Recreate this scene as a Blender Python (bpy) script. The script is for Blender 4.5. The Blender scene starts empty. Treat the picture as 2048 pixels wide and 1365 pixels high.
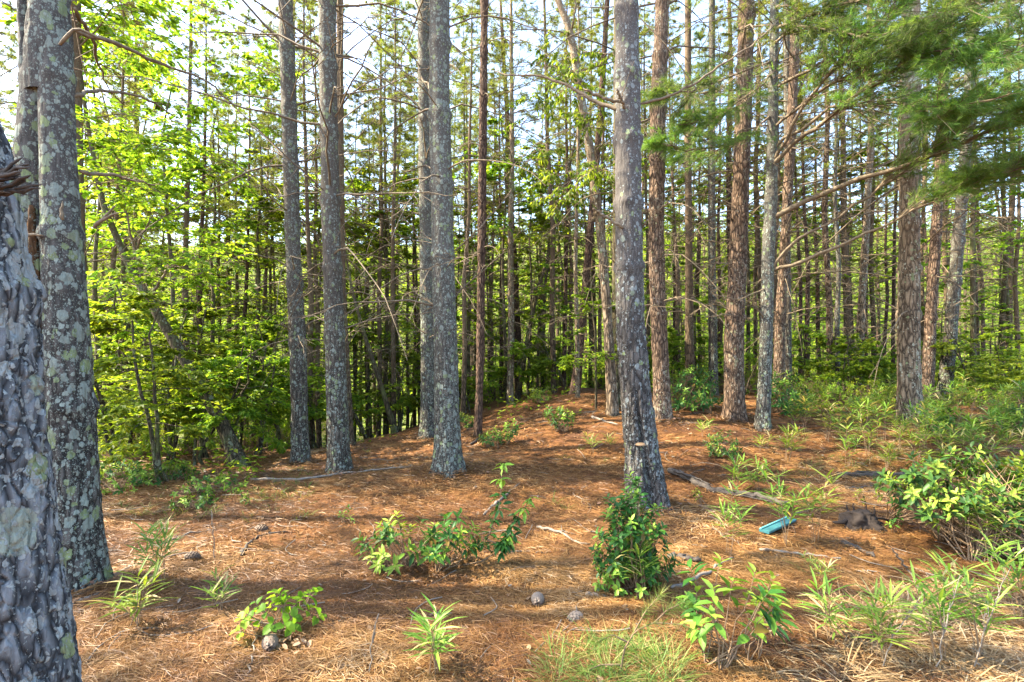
import bpy, math
import numpy as np
from mathutils import Vector

sc = bpy.context.scene
# ------------------------------------------------------------------ camera, sky, sun, exposure
F, HOR, CX = 1024.0, 700.0, 1024.0          # focal length, horizon row and middle column of the 2048 px photograph
EYE = 1.5
cd = bpy.data.cameras.new("camera"); cam = bpy.data.objects.new("camera", cd)
sc.collection.objects.link(cam); sc.camera = cam
cam.location = (0, 0, EYE); cam.rotation_euler = (math.pi / 2, 0, 0)
cd.sensor_width = 36; cd.lens = 18; cd.shift_y = (HOR - 682.5) / 2048
cd.clip_start = 0.05; cd.clip_end = 2000

SUN_EL, SUN_AZ = math.radians(48), math.radians(-88)     # azimuth from +Y, negative = left
world = bpy.data.worlds.new("World"); sc.world = world; world.use_nodes = True
wn = world.node_tree; bg = wn.nodes["Background"]
sky = wn.nodes.new("ShaderNodeTexSky"); sky.sky_type = 'NISHITA'; sky.sun_disc = False
sky.sun_elevation = SUN_EL; sky.sun_rotation = SUN_AZ; sky.dust_density = 2.0; sky.air_density = 1.0
wn.links.new(sky.outputs[0], bg.inputs[0]); bg.inputs[1].default_value = 0.15
sl = bpy.data.lights.new("sun", 'SUN'); sun = bpy.data.objects.new("sun", sl); sc.collection.objects.link(sun)
sl.energy = 4.4; sl.angle = math.radians(0.5); sl.color = (1.0, 0.87, 0.66)
sdir = Vector((math.sin(SUN_AZ) * math.cos(SUN_EL), math.cos(SUN_AZ) * math.cos(SUN_EL), math.sin(SUN_EL)))
sun.rotation_euler = sdir.to_track_quat('Z', 'Y').to_euler()
sc.view_settings.view_transform = 'Standard'; sc.view_settings.look = 'None'
sc.view_settings.exposure = 2.8; sc.view_settings.gamma = 1.0
sc.render.engine = 'CYCLES'
cy = sc.cycles
cy.max_bounces = 10; cy.diffuse_bounces = 6; cy.glossy_bounces = 2; cy.transmission_bounces = 6; cy.transparent_max_bounces = 4
cy.use_denoising = True; cy.denoiser = 'OPENIMAGEDENOISE'; cy.denoising_prefilter = 'NONE'; cy.sample_clamp_indirect = 10.0

# ------------------------------------------------------------------ numbers: noise and terrain
def sstep(a, b, x):
    t = np.clip((np.asarray(x, float) - a) / (b - a), 0, 1); return t * t * (3 - 2 * t)

def hash3(i, j, k, s):
    n = (i.astype(np.int64) * 73856093) ^ (j.astype(np.int64) * 19349663) ^ (k.astype(np.int64) * 83492791) ^ (s * 2654435761)
    n = (n ^ (n >> 13)) * 1274126177 & 0x7fffffff
    n = (n ^ (n >> 15)) * 2246822519 & 0x7fffffff
    return ((n >> 7) & 0xffff) / 65535.0

def vnoise(p, s=0):
    p = np.asarray(p, float); i = np.floor(p).astype(np.int64); f = p - i; f = f * f * (3 - 2 * f)
    r = 0
    for a in (0, 1):
        for b in (0, 1):
            for c in (0, 1):
                w = (f[:, 0] if a else 1 - f[:, 0]) * (f[:, 1] if b else 1 - f[:, 1]) * (f[:, 2] if c else 1 - f[:, 2])
                r = r + w * hash3(i[:, 0] + a, i[:, 1] + b, i[:, 2] + c, s)
    return r * 2 - 1

def fbm(p, s=0, o=4):
    r = 0; a = 1.0; p = np.asarray(p, float)
    for k in range(o):
        r = r + a * vnoise(p, s + k * 7); p = p * 2.03; a *= 0.5
    return r

def worley(p, s=0):
    """F1, F2 and a random value of the nearest cell."""
    p = np.asarray(p, float); i = np.floor(p).astype(np.int64)
    f1 = np.full(len(p), 9.0); f2 = f1.copy(); idv = np.zeros(len(p))
    for a in (-1, 0, 1):
        for b in (-1, 0, 1):
            for c in (-1, 0, 1):
                q = i + np.array([a, b, c])
                pt = q + np.stack([hash3(q[:, 0], q[:, 1], q[:, 2], s + m) for m in (1, 2, 3)], 1)
                d = np.sqrt(((pt - p) ** 2).sum(1)); h = hash3(q[:, 0], q[:, 1], q[:, 2], s + 9)
                near = d < f1
                f2 = np.where(near, f1, np.minimum(f2, d)); idv = np.where(near, h, idv); f1 = np.where(near, d, f1)
    return f1, f2, idv

def ground(x, y):
    x = np.asarray(x, float); y = np.asarray(y, float)
    wr = sstep(-1.6, 1.6, x); wl = sstep(-0.6, -4.5, x)
    h = 0.42 * sstep(5.0, 8.6, y) * wr + 0.10 * sstep(8.2, 12, y) * wr
    h = h - 1.15 * sstep(5.8, 15.0, y) * wl
    h = h - 0.075 * np.clip(y - 13.0, 0, 30) * (1 - 0.45 * sstep(6, 14, x))
    h = h + 0.42 * np.clip(y - 36.0, 0, 60) * sstep(34, 48, y)            # far slope, invented so its leaves face the view and catch sun
    h = h + 0.12 * np.exp(-((x + 0.75) ** 2 / 1.2 + (y - 6.0) ** 2 / 0.9))
    x1 = np.atleast_1d(x); y1 = np.atleast_1d(y)
    p = np.stack([x1.ravel(), y1.ravel(), np.zeros(x1.size)], 1)
    n = 0.05 * fbm(p * 0.75, 3, 2).reshape(x1.shape) * sstep(1.0, 4.0, np.hypot(x1, y1))
    return (h + n).reshape(np.shape(x)) if np.ndim(x) else float((h + n).ravel()[0])

def at(px, py, d=None):
    """The point of the ground seen at a pixel of the photograph (or dropped onto the ground at distance d)."""
    if d is None:
        t = np.arange(1.3, 40, 0.02)
        below = EYE - (py - HOR) / F * t - ground((px - CX) / F * t, t)
        k = np.nonzero(below <= 0)[0]
        d = t[k[0]] if len(k) else 30.0
    x = (px - CX) / F * d
    return np.array([x, d, ground(x, d)])

def slant(px):
    return 1.0 / np.sqrt(1 + ((np.asarray(px, float) - CX) / F) ** 2)        # a round trunk looks wider towards the picture's sides

def lift(px, py, d):
    return np.array([(px - CX) / F * d, d, EYE - (py - HOR) / F * d])

# ------------------------------------------------------------------ meshes
class MB:
    def __init__(s): s.v = []; s.f = []; s.a = []; s.m = []; s.n = 0
    def add(s, V, faces, var=0.5, mi=0):
        V = np.asarray(V, float).reshape(-1, 3)
        for f in (faces if isinstance(faces, list) else [faces]):
            f = np.asarray(f, np.int64)
            if f.size: s.f.append(f + s.n); s.m.append(np.full(len(f), mi))
        s.v.append(V); s.a.append(np.broadcast_to(np.asarray(var, float), (len(V),))); s.n += len(V)
        return s
    def mesh(s, name, mats, smooth=True):
        me = bpy.data.meshes.new(name)
        V = np.concatenate(s.v); me.vertices.add(len(V)); me.vertices.foreach_set("co", V.astype(np.float32).ravel())
        tot = np.concatenate([np.full(len(f), f.shape[1]) for f in s.f]); lo = np.concatenate([f.ravel() for f in s.f])
        me.loops.add(len(lo)); me.loops.foreach_set("vertex_index", lo.astype(np.int32))
        me.polygons.add(len(tot)); me.polygons.foreach_set("loop_start", np.concatenate([[0], np.cumsum(tot)[:-1]]).astype(np.int32))
        me.polygons.foreach_set("loop_total", tot.astype(np.int32))
        me.polygons.foreach_set("material_index", np.concatenate(s.m).astype(np.int32))
        me.polygons.foreach_set("use_smooth", np.full(len(tot), smooth))
        at_ = me.attributes.new("var", 'FLOAT', 'POINT'); at_.data.foreach_set("value", np.concatenate(s.a).astype(np.float32))
        for m in mats if isinstance(mats, (list, tuple)) else [mats]: me.materials.append(m)
        me.update(calc_edges=True); return me
    def build(s, name, mats, parent=None, loc=None, smooth=True):
        return put(name, s.mesh(name, mats, smooth), parent, loc)

def put(name, me, parent=None, loc=None):
    o = bpy.data.objects.new(name, me); sc.collection.objects.link(o)
    if parent is not None: o.parent = parent
    if loc is not None: o.location = [float(c) for c in loc]
    return o

def tag(o, label, cat, group=None):
    o["label"] = label; o["category"] = cat
    if group: o["group"] = group
    return o

def thing(name, label, cat, loc, group=None, rz=0.0):
    o = put(name, None, None, loc); o.rotation_euler = (0, 0, rz); o.empty_display_size = 0.2
    return tag(o, label, cat, group)

def unit(a): return a / np.maximum(np.linalg.norm(a, axis=-1, keepdims=True), 1e-9)

def tubes(P, R, sides=4):
    """Verts and quads of B tapering tubes; P is B x N x 3, R is B x N."""
    P = np.asarray(P, float); R = np.asarray(R, float)
    if P.ndim == 2: P = P[None]; R = R[None]
    B, N, _ = P.shape; T = unit(np.gradient(P, axis=1)); M = unit(P[:, -1] - P[:, 0])
    ref = np.where((np.abs(M[:, 2]) > 0.8)[:, None], np.array([0., 1, 0]), np.array([0., 0, 1]))[:, None, :]
    U = unit(np.cross(T, ref)); W = np.cross(T, U)
    a = np.arange(sides) * 2 * np.pi / sides
    V = P[:, :, None] + R[:, :, None, None] * (np.cos(a)[:, None] * U[:, :, None] + np.sin(a)[:, None] * W[:, :, None])
    b = np.arange(B)[:, None, None] * N * sides; r = np.arange(N - 1)[None, :, None] * sides; c = np.arange(sides)[None, None, :]
    c2 = (c + 1) % sides
    q = np.stack([b + r + c, b + r + c2, b + r + sides + c2, b + r + sides + c], -1).reshape(-1, 4)
    return V.reshape(-1, 3), q

def needles(rng, P, D, n, L, w, fwd=0.7):
    """n thin triangular needles fanning out of every tuft point P along D."""
    K = len(P); d = unit(np.repeat(unit(D) * fwd, n, 0) + unit(rng.normal(size=(K * n, 3))) * 0.8)
    p = np.repeat(P, n, 0); s = unit(np.cross(d, rng.normal(size=d.shape))) * (w / 2)
    Ls = L * rng.uniform(0.7, 1.15, (K * n, 1)); tip = p + d * Ls; tip[:, 2] -= 0.12 * Ls[:, 0]
    V = np.stack([p - s, p + s, tip], 1).reshape(-1, 3)
    var = np.clip(np.repeat(np.repeat(rng.uniform(0, 1, K), n) * 0.7 + rng.uniform(0, .3, K * n), 3), 0, 1)
    return V, np.arange(K * n * 3).reshape(-1, 3), var

def leaves(rng, P, D, Nn, L, w, fold=0.15, curl=0.15, fine=False, var=None):
    """Folded leaves: base P, direction D, normal N."""
    K = len(P); D = unit(D); S = unit(np.cross(D, Nn)); N2 = np.cross(S, D)
    L = np.broadcast_to(np.asarray(L, float), (K,))[:, None] * rng.uniform(0.75, 1.15, (K, 1))
    hw = L * (np.broadcast_to(np.asarray(w, float), (K,))[:, None]) / 2
    if var is None: var = rng.uniform(0, 1, K)
    def pt(t, s): return P + D * L * t + S * hw * s + N2 * (hw * abs(s) * fold * 2 - L * curl * t * t)
    i = np.arange(K)[:, None]
    if not fine:
        V = np.stack([pt(0, 0), pt(.45, -1), pt(1, 0), pt(.45, 1)], 1).reshape(-1, 3)
        F_ = [np.concatenate([i * 4 + [0, 1, 2], i * 4 + [0, 2, 3]])]; k = 4
    else:
        V = np.stack([pt(0, 0), pt(.28, -.85), pt(.28, 0), pt(.28, .85), pt(.65, -.85), pt(.65, 0), pt(.65, .85), pt(1, 0)], 1).reshape(-1, 3)
        b = i * 8
        F_ = [np.concatenate([b + [0, 1, 2], b + [0, 2, 3], b + [4, 7, 5], b + [5, 7, 6]]),
              np.concatenate([b + [1, 4, 5, 2], b + [2, 5, 6, 3]])]; k = 8
    return V, F_, np.repeat(var, k)
# ------------------------------------------------------------------ materials
def newmat(name):
    m = bpy.data.materials.new(name); m.use_nodes = True
    nt = m.node_tree; nt.nodes.clear(); out = nt.nodes.new("ShaderNodeOutputMaterial")
    return m, nt, out
def nd(nt, t, **kw):
    n = nt.nodes.new("ShaderNode" + t)
    for k, v in kw.items():
        if k.startswith("i_"): n.inputs[k[2:].replace("_", " ")].default_value = v
        else: setattr(n, k, v)
    return n
def ramp(nt, src, stops):
    r = nt.nodes.new("ShaderNodeValToRGB"); e = r.color_ramp.elements
    while len(e) > 1: e.remove(e[-1])
    for i, (p, c) in enumerate(stops):
        x = e[0] if i == 0 else e.new(p)
        x.position = p; x.color = (*c, 1) if len(c) == 3 else c
    nt.links.new(src, r.inputs[0]); return r.outputs[0]
def mixc(nt, fac, a, b, mode='MIX'):
    m = nt.nodes.new("ShaderNodeMix"); m.data_type = 'RGBA'; m.blend_type = mode
    for s, v in ((m.inputs[0], fac), (m.inputs[6], a), (m.inputs[7], b)):
        if hasattr(v, "is_linked"): nt.links.new(v, s)
        else: s.default_value = v if not isinstance(v, tuple) else (*v, 1)
    return m.outputs[2]
def math_(nt, op, a, b=0.0, c=None):
    m = nt.nodes.new("ShaderNodeMath"); m.operation = op
    for s, v in zip(m.inputs, (a, b, c)):
        if v is None: continue
        if hasattr(v, "is_linked"): nt.links.new(v, s)
        else: s.default_value = v
    return m.outputs[0]
def scaled(nt, sx, sy, sz):
    tc = nt.nodes.new("ShaderNodeTexCoord"); mp = nt.nodes.new("ShaderNodeMapping")
    mp.inputs["Scale"].default_value = (sx, sy, sz)
    oi = nt.nodes.new("ShaderNodeObjectInfo"); ad = nt.nodes.new("ShaderNodeVectorMath"); ad.operation = 'MULTIPLY_ADD'     # every object its own cut of the pattern
    nt.links.new(oi.outputs["Random"], ad.inputs[0]); ad.inputs[1].default_value = (37, 23, 51); nt.links.new(tc.outputs["Object"], ad.inputs[2])
    nt.links.new(ad.outputs[0], mp.inputs[0]); return mp.outputs[0]
def noise(nt, vec, scale, detail=4, rough=.6):
    n = nd(nt, "TexNoise", i_Scale=scale, i_Detail=detail, i_Roughness=rough); nt.links.new(vec, n.inputs["Vector"]); return n.outputs["Fac"]
def voro(nt, vec, scale, feat='F1', out="Distance", rnd=1.0):
    n = nd(nt, "TexVoronoi", feature=feat, i_Scale=scale, i_Randomness=rnd); nt.links.new(vec, n.inputs["Vector"]); return n.outputs[out]
def attr(nt, name="var"):
    return nd(nt, "Attribute", attribute_name=name).outputs["Fac"]

def bark_mat(name, dark, light, lichen=0.0, pale=(.42, .46, .40), green=(.40, .47, .27), plate=14.0, lscale=1.0, bump=.6, moss=0.0, smooth_top=.1):
    dark, light, pale, green = ((c[0] * .68, c[1] * .67, c[2] * .61) for c in (dark, light, pale, green))
    m, nt, out = newmat(name)
    flat = scaled(nt, 1, 1, .24); iso = scaled(nt, 1, 1, 1)
    warp = nd(nt, "VectorMath", operation='ADD'); nz = nd(nt, "TexNoise", i_Scale=9.0, i_Detail=3.0)
    nt.links.new(flat, nz.inputs["Vector"]); sc_ = nd(nt, "VectorMath", operation='SCALE'); sc_.inputs[3].default_value = .09
    nt.links.new(nz.outputs["Color"], sc_.inputs[0]); nt.links.new(flat, warp.inputs[0]); nt.links.new(sc_.outputs[0], warp.inputs[1])
    crack = voro(nt, warp.outputs[0], plate, 'DISTANCE_TO_EDGE')
    fine = noise(nt, flat, 60, 6, .7); big = noise(nt, iso, 2.2, 4)
    col = ramp(nt, fine, [(.3, dark), (.7, light)])
    col = mixc(nt, math_(nt, 'MULTIPLY', big, .6), col, tuple(c * 1.25 for c in light))
    zc = nd(nt, "TexCoord"); zs = nd(nt, "SeparateXYZ"); nt.links.new(zc.outputs["Object"], zs.inputs[0])
    low = ramp(nt, math_(nt, 'MULTIPLY', zs.outputs[2], smooth_top), [(.08, (1, 1, 1)), (.32, (.22, .22, .22))])      # furrowed at the foot, smooth and ringed higher up
    rings = noise(nt, scaled(nt, 3, 3, 60), 1.0, 3)
    col = mixc(nt, math_(nt, 'MULTIPLY', ramp(nt, rings, [(.5, (0, 0, 0)), (.7, (1, 1, 1))]), .28), col, tuple(c * 1.3 for c in light))
    col = mixc(nt, math_(nt, 'MULTIPLY', low, ramp(nt, crack, [(0, (1, 1, 1)), (.12, (.5, .5, .5)), (.26, (0, 0, 0))])), col, tuple(c * .35 for c in dark))
    h = math_(nt, 'ADD', math_(nt, 'MULTIPLY', math_(nt, 'MINIMUM', crack, .25), low), math_(nt, 'MULTIPLY', fine, .12))
    if moss:
        mm = ramp(nt, math_(nt, 'MULTIPLY', noise(nt, iso, 5, 5), 1.0), [(.55 - moss * .2, (0, 0, 0)), (.62, (1, 1, 1))])
        col = mixc(nt, math_(nt, 'MULTIPLY', mm, .6), col, (.10, .12, .035))
    if lichen:
        # crusts of lichen: round scalloped spots of several sizes
        w2 = nd(nt, "VectorMath", operation='ADD'); n2 = nd(nt, "TexNoise", i_Scale=38.0 * lscale, i_Detail=4.0)
        nt.links.new(iso, n2.inputs["Vector"]); s2 = nd(nt, "VectorMath", operation='SCALE'); s2.inputs[3].default_value = .035 / lscale
        nt.links.new(n2.outputs["Color"], s2.inputs[0]); nt.links.new(scaled(nt, 1, 1, .8), w2.inputs[0]); nt.links.new(s2.outputs[0], w2.inputs[1])
        dens = math_(nt, 'ADD', noise(nt, iso, 1.5, 3), math_(nt, 'MULTIPLY', math_(nt, 'SUBTRACT', noise(nt, iso, 5.0, 2), .5), .5))
        ge = nd(nt, "NewGeometry"); gs = nd(nt, "SeparateXYZ"); nt.links.new(ge.outputs["Normal"], gs.inputs[0])
        dens = math_(nt, 'ADD', dens, math_(nt, 'MULTIPLY', gs.outputs[0], .16))        # thicker on the damp side, away from the sun
        for k, (s, thr, c1, c2) in enumerate(((13 * lscale, .50, pale, green), (27 * lscale, .42, pale, tuple(x * 1.25 for x in pale)), (60 * lscale, .36, tuple(x * 1.1 for x in pale), pale), (125 * lscale, .36, pale, tuple(x * .8 for x in pale)))):
            d = voro(nt, w2.outputs[0], s, 'F1', "Distance", 1.0); cid = voro(nt, w2.outputs[0], s, 'F1', "Color", 1.0)
            sep = nd(nt, "SeparateColor"); nt.links.new(cid, sep.inputs[0])
            size = math_(nt, 'MULTIPLY', sep.outputs[0], thr * 1.35)                     # each spot its own size
            on = math_(nt, 'GREATER_THAN', math_(nt, 'ADD', math_(nt, 'MULTIPLY', sep.outputs[1], .55), dens), 1.16 - .55 * lichen)
            edge = math_(nt, 'SUBTRACT', size, d)
            mk = math_(nt, 'MULTIPLY', ramp(nt, edge, [(0, (0, 0, 0)), (.05, (1, 1, 1))]), on)
            mk = math_(nt, 'MULTIPLY', mk, ramp(nt, fine, [(.25, (.45, .45, .45)), (.55, (1, 1, 1))]))
            lc = mixc(nt, ramp(nt, sep.outputs[2], [(.45, (0, 0, 0)), (.62, (1, 1, 1))]), c1, c2)
            col = mixc(nt, math_(nt, 'MULTIPLY', mk, .92), col, lc); h = math_(nt, 'ADD', h, math_(nt, 'MULTIPLY', mk, .05))
    b = nd(nt, "Bump", i_Strength=bump, i_Distance=.045); nt.links.new(h, b.inputs["Height"])
    p = nd(nt, "BsdfPrincipled", i_Roughness=.9); p.inputs["Specular IOR Level"].default_value = .2
    nt.links.new(col, p.inputs["Base Color"]); nt.links.new(b.outputs[0], p.inputs["Normal"]); nt.links.new(p.outputs[0], out.inputs[0])
    return m

def leaf_mat(name, stops, trans=.45, gloss=.35, rough=.45, tint=(1.25, 1.1, .45)):
    m, nt, out = newmat(name)
    c = ramp(nt, attr(nt), stops)
    oi = nd(nt, "ObjectInfo"); hs = nd(nt, "HueSaturation")
    nt.links.new(c, hs.inputs["Color"]); nt.links.new(math_(nt, 'MULTIPLY_ADD', oi.outputs["Random"], .035, .482), hs.inputs["Hue"])
    nt.links.new(math_(nt, 'MULTIPLY_ADD', oi.outputs["Random"], .35, .82), hs.inputs["Value"]); c = hs.outputs[0]
    p = nd(nt, "BsdfPrincipled", i_Roughness=rough); p.inputs["Specular IOR Level"].default_value = gloss
    t = nd(nt, "BsdfTranslucent"); mx = nd(nt, "MixShader"); mx.inputs[0].default_value = trans
    nt.links.new(c, p.inputs["Base Color"]); nt.links.new(mixc(nt, 1.0, c, tint, 'MULTIPLY'), t.inputs["Color"])
    nt.links.new(p.outputs[0], mx.inputs[1]); nt.links.new(t.outputs[0], mx.inputs[2]); nt.links.new(mx.outputs[0], out.inputs[0])
    return m

def wood_mat(name, a, b, scale=30.0):
    m, nt, out = newmat(name); v = scaled(nt, 1, 1, 1)
    n1 = noise(nt, v, scale, 6, .7); c = ramp(nt, n1, [(.3, a), (.7, b)])
    c = mixc(nt, math_(nt, 'MULTIPLY', attr(nt), .5), c, tuple(x * .6 for x in a))
    bp = nd(nt, "Bump", i_Strength=.5, i_Distance=.01); nt.links.new(n1, bp.inputs["Height"])
    p = nd(nt, "BsdfPrincipled", i_Roughness=.85); nt.links.new(c, p.inputs["Base Color"]); nt.links.new(bp.outputs[0], p.inputs["Normal"])
    nt.links.new(p.outputs[0], out.inputs[0]); return m

def litter_mat():
    m, nt, out = newmat("fallen_needles")
    c = ramp(nt, attr(nt), [(0, (.030, .012, .004)), (.35, (.105, .043, .0085)), (.7, (.20, .102, .025)), (.95, (.31, .18, .066)), (1, (.36, .26, .15))])
    p = nd(nt, "BsdfPrincipled", i_Roughness=.6); nt.links.new(c, p.inputs["Base Color"]); nt.links.new(p.outputs[0], out.inputs[0]); return m

def ground_mat():
    m, nt, out = newmat("needle_floor"); v = scaled(nt, 1, 1, 1)
    big = noise(nt, v, .9, 5, .6); mid = noise(nt, v, 7, 5, .65)
    streak = None
    for ang, s in ((.3, 1), (1.35, 2), (2.3, 3)):            # three crossing grains of matted needles
        tc = nd(nt, "TexCoord"); mp = nd(nt, "Mapping"); mp.inputs["Rotation"].default_value = (0, 0, ang); mp.inputs["Scale"].default_value = (9, 120, 9); mp.inputs["Location"].default_value = (s, s * 3, 0)
        nt.links.new(tc.outputs["Object"], mp.inputs[0]); n = noise(nt, mp.outputs[0], 1.0, 3, .6)
        streak = n if streak is None else math_(nt, 'MAXIMUM', streak, n)
    c = ramp(nt, streak, [(.42, (.032, .014, .005)), (.58, (.115, .046, .011)), (.72, (.20, .102, .029)), (.85, (.28, .175, .068))])
    c = mixc(nt, ramp(nt, mid, [(.42, (0, 0, 0)), (.75, (.7, .7, .7))]), c, (.12, .05, .022))
    c = mixc(nt, ramp(nt, big, [(.5, (0, 0, 0)), (.72, (.5, .5, .5))]), c, (.26, .13, .048))
    # past the crest the needle floor gives way to mossy, leafy ground
    tc = nd(nt, "TexCoord"); sx = nd(nt, "SeparateXYZ"); nt.links.new(tc.outputs["Object"], sx.inputs[0])
    far = math_(nt, 'ADD', math_(nt, 'MULTIPLY', math_(nt, 'SUBTRACT', sx.outputs[1], 13.5), .35), math_(nt, 'MULTIPLY', math_(nt, 'SUBTRACT', big, .5), 5.0))
    mossy = mixc(nt, mid, (.055, .085, .014), (.14, .17, .035))
    c = mixc(nt, math_(nt, 'MINIMUM', math_(nt, 'MAXIMUM', far, 0.0), .9), c, mossy)
    c = mixc(nt, ramp(nt, noise(nt, v, 1.6, 6, .7), [(.52, (0, 0, 0)), (.64, (.75, .75, .75))]), c, (.050, .022, .011))      # damp, rotted-down patches
    h = math_(nt, 'ADD', streak, math_(nt, 'MULTIPLY', mid, .8))
    b = nd(nt, "Bump", i_Strength=.7, i_Distance=.02); nt.links.new(h, b.inputs["Height"])
    p = nd(nt, "BsdfPrincipled", i_Roughness=.85); p.inputs["Specular IOR Level"].default_value = .2
    nt.links.new(c, p.inputs["Base Color"]); nt.links.new(b.outputs[0], p.inputs["Normal"]); nt.links.new(p.outputs[0], out.inputs[0]); return m

def plain_mat(name, c, rough=.5, var=.2, scale=20):
    m, nt, out = newmat(name); v = scaled(nt, 1, 1, 1); n = noise(nt, v, scale, 5)
    cc = mixc(nt, math_(nt, 'MULTIPLY', n, var * 2), c, tuple(x * .5 for x in c))
    p = nd(nt, "BsdfPrincipled", i_Roughness=rough); nt.links.new(cc, p.inputs["Base Color"]); nt.links.new(p.outputs[0], out.inputs[0]); return m

PALE, GRN = (.29, .34, .315), (.26, .33, .17)
M = {
 'front': bark_mat("flaky_blue_grey_bark", (.078, .087, .104), (.27, .295, .335), .74, (.38, .42, .44), (.32, .38, .20), 26, .8, 1.0, smooth_top=0.0),
 'lichen': bark_mat("lichened_grey_bark", (.072, .066, .060), (.150, .138, .126), .88, PALE, GRN, 26, 1.9, .9),
 'rosette': bark_mat("rosette_lichened_bark", (.042, .039, .038), (.128, .120, .116), 1.0, PALE, GRN, 24, 1.25, .9),
 'speck': bark_mat("speckled_grey_bark", (.058, .049, .042), (.150, .130, .112), .70, PALE, GRN, 26, 2.1, .9),
 'fungus': bark_mat("furrowed_dark_bark", (.056, .050, .049), (.140, .128, .126), .58, (.30, .34, .36), GRN, 26, 1.9, 1.0),
 'red': bark_mat("red_brown_bark", (.105, .066, .047), (.27, .185, .135), .55, (.36, .32, .27), (.27, .27, .17), 26, 1.9, 1.0, smooth_top=.025),
 'rust': bark_mat("rust_bark", (.085, .052, .040), (.205, .130, .095), 0, plate=34, bump=.9, smooth_top=.02),
 'pale': bark_mat("pale_brown_bark", (.13, .092, .064), (.36, .275, .20), .62, (.44, .45, .38), GRN, 20, 1.5, 1.0, smooth_top=.045),
 'brown': bark_mat("brown_bark", (.075, .052, .034), (.20, .145, .098), .25, (.24, .24, .17), (.18, .19, .08), 24, 1.5, .8),
 'dark': bark_mat("mossy_dark_bark", (.052, .042, .026), (.145, .116, .074), .3, (.22, .24, .18), (.17, .19, .08), 24, 1.4, .8, .3),
 'crevice': bark_mat("raw_brown_bark", (.060, .030, .015), (.16, .088, .042), .2, PALE, GRN, 26, 1.2, 1.0),
 'limb': wood_mat("dead_limb_wood", (.085, .062, .036), (.225, .168, .100)),
 'stick': wood_mat("weathered_stick", (.105, .086, .066), (.25, .215, .17)),
 'log': wood_mat("rotten_log_wood", (.018, .014, .011), (.080, .064, .050), 26),
 'rot': plain_mat("black_rot", (.030, .020, .014), .9, .4, 15),
 'needle': leaf_mat("pine_needles", [(0, (.065, .090, .018)), (.5, (.17, .20, .036)), (1, (.33, .32, .065))], .55, .25, .5, (1.1, 1.15, .5)),
 'bough': leaf_mat("fresh_pine_needles", [(0, (.045, .10, .024)), (.5, (.13, .22, .050)), (1, (.29, .34, .085))], .54, .3, .45, (1.0, 1.15, .5)),
 'broad': leaf_mat("maple_leaves", [(0, (.075, .155, .018)), (.5, (.165, .27, .030)), (1, (.31, .40, .046))], .66, .22, .45, (1.25, 1.15, .45)),
 'laurel': leaf_mat("laurel_leaves", [(0, (.13, .065, .022)), (.07, (.11, .075, .020)), (.085, (.020, .060, .016)), (.45, (.045, .125, .020)), (.7, (.12, .22, .026)), (1, (.24, .33, .045))], .34, .20, .45),
 'cane': leaf_mat("cane_leaves", [(0, (.075, .16, .022)), (.5, (.15, .26, .035)), (.85, (.24, .34, .06)), (1, (.45, .38, .18))], .45, .3, .5),
 'grass': leaf_mat("grass_blades", [(0, (.045, .11, .018)), (.5, (.095, .17, .030)), (.8, (.18, .21, .055)), (1, (.33, .26, .12))], .4, .25, .5),
 'straw': leaf_mat("dry_straw", [(0, (.21, .13, .055)), (.6, (.36, .26, .125)), (1, (.45, .37, .23))], .25, .2, .6, (1.1, 1, .7)),
 'twig': wood_mat("young_stem", (.12, .075, .04), (.24, .16, .09)),
 'litter': litter_mat(), 'ground': ground_mat(),
 'board': plain_mat("turquoise_paint", (.034, .17, .19), .6, .6, 14),
 'board_edge': plain_mat("pale_board_edge", (.12, .42, .40), .5, .3, 30),
 'fungus_cap': plain_mat("bracket_fungus", (.26, .16, .075), .6, .3, 60),
 'cone': plain_mat("cone_scales", (.17, .12, .085), .7, .4, 60),
 'conepale': plain_mat("pale_cone_scales", (.19, .145, .105), .7, .4, 60),
 'deadleaf': leaf_mat("dead_leaves", [(0, (.10, .06, .035)), (1, (.30, .19, .12))], .2, .2, .6, (1, .9, .7)),
}
# ------------------------------------------------------------------ growing things
def resample(P, R, step, fine_to, coarse=.25):
    P = np.asarray(P, float); s = np.concatenate([[0], np.cumsum(np.linalg.norm(np.diff(P, axis=0), axis=1))])
    q = np.concatenate([np.arange(0, min(fine_to, s[-1]), step), np.arange(min(fine_to, s[-1]), s[-1], coarse), [s[-1]]])
    # smooth the polyline a little
    sm = lambda a: (np.interp(q, s, a) * 2 + np.interp(q - .22, s, a) + np.interp(q + .22, s, a)) / 4
    return np.stack([np.interp(q, s, P[:, 2]) * 0 + sm(P[:, 0]), sm(P[:, 1]), np.interp(q, s, P[:, 2])], 1), np.interp(q, s, R)

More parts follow.
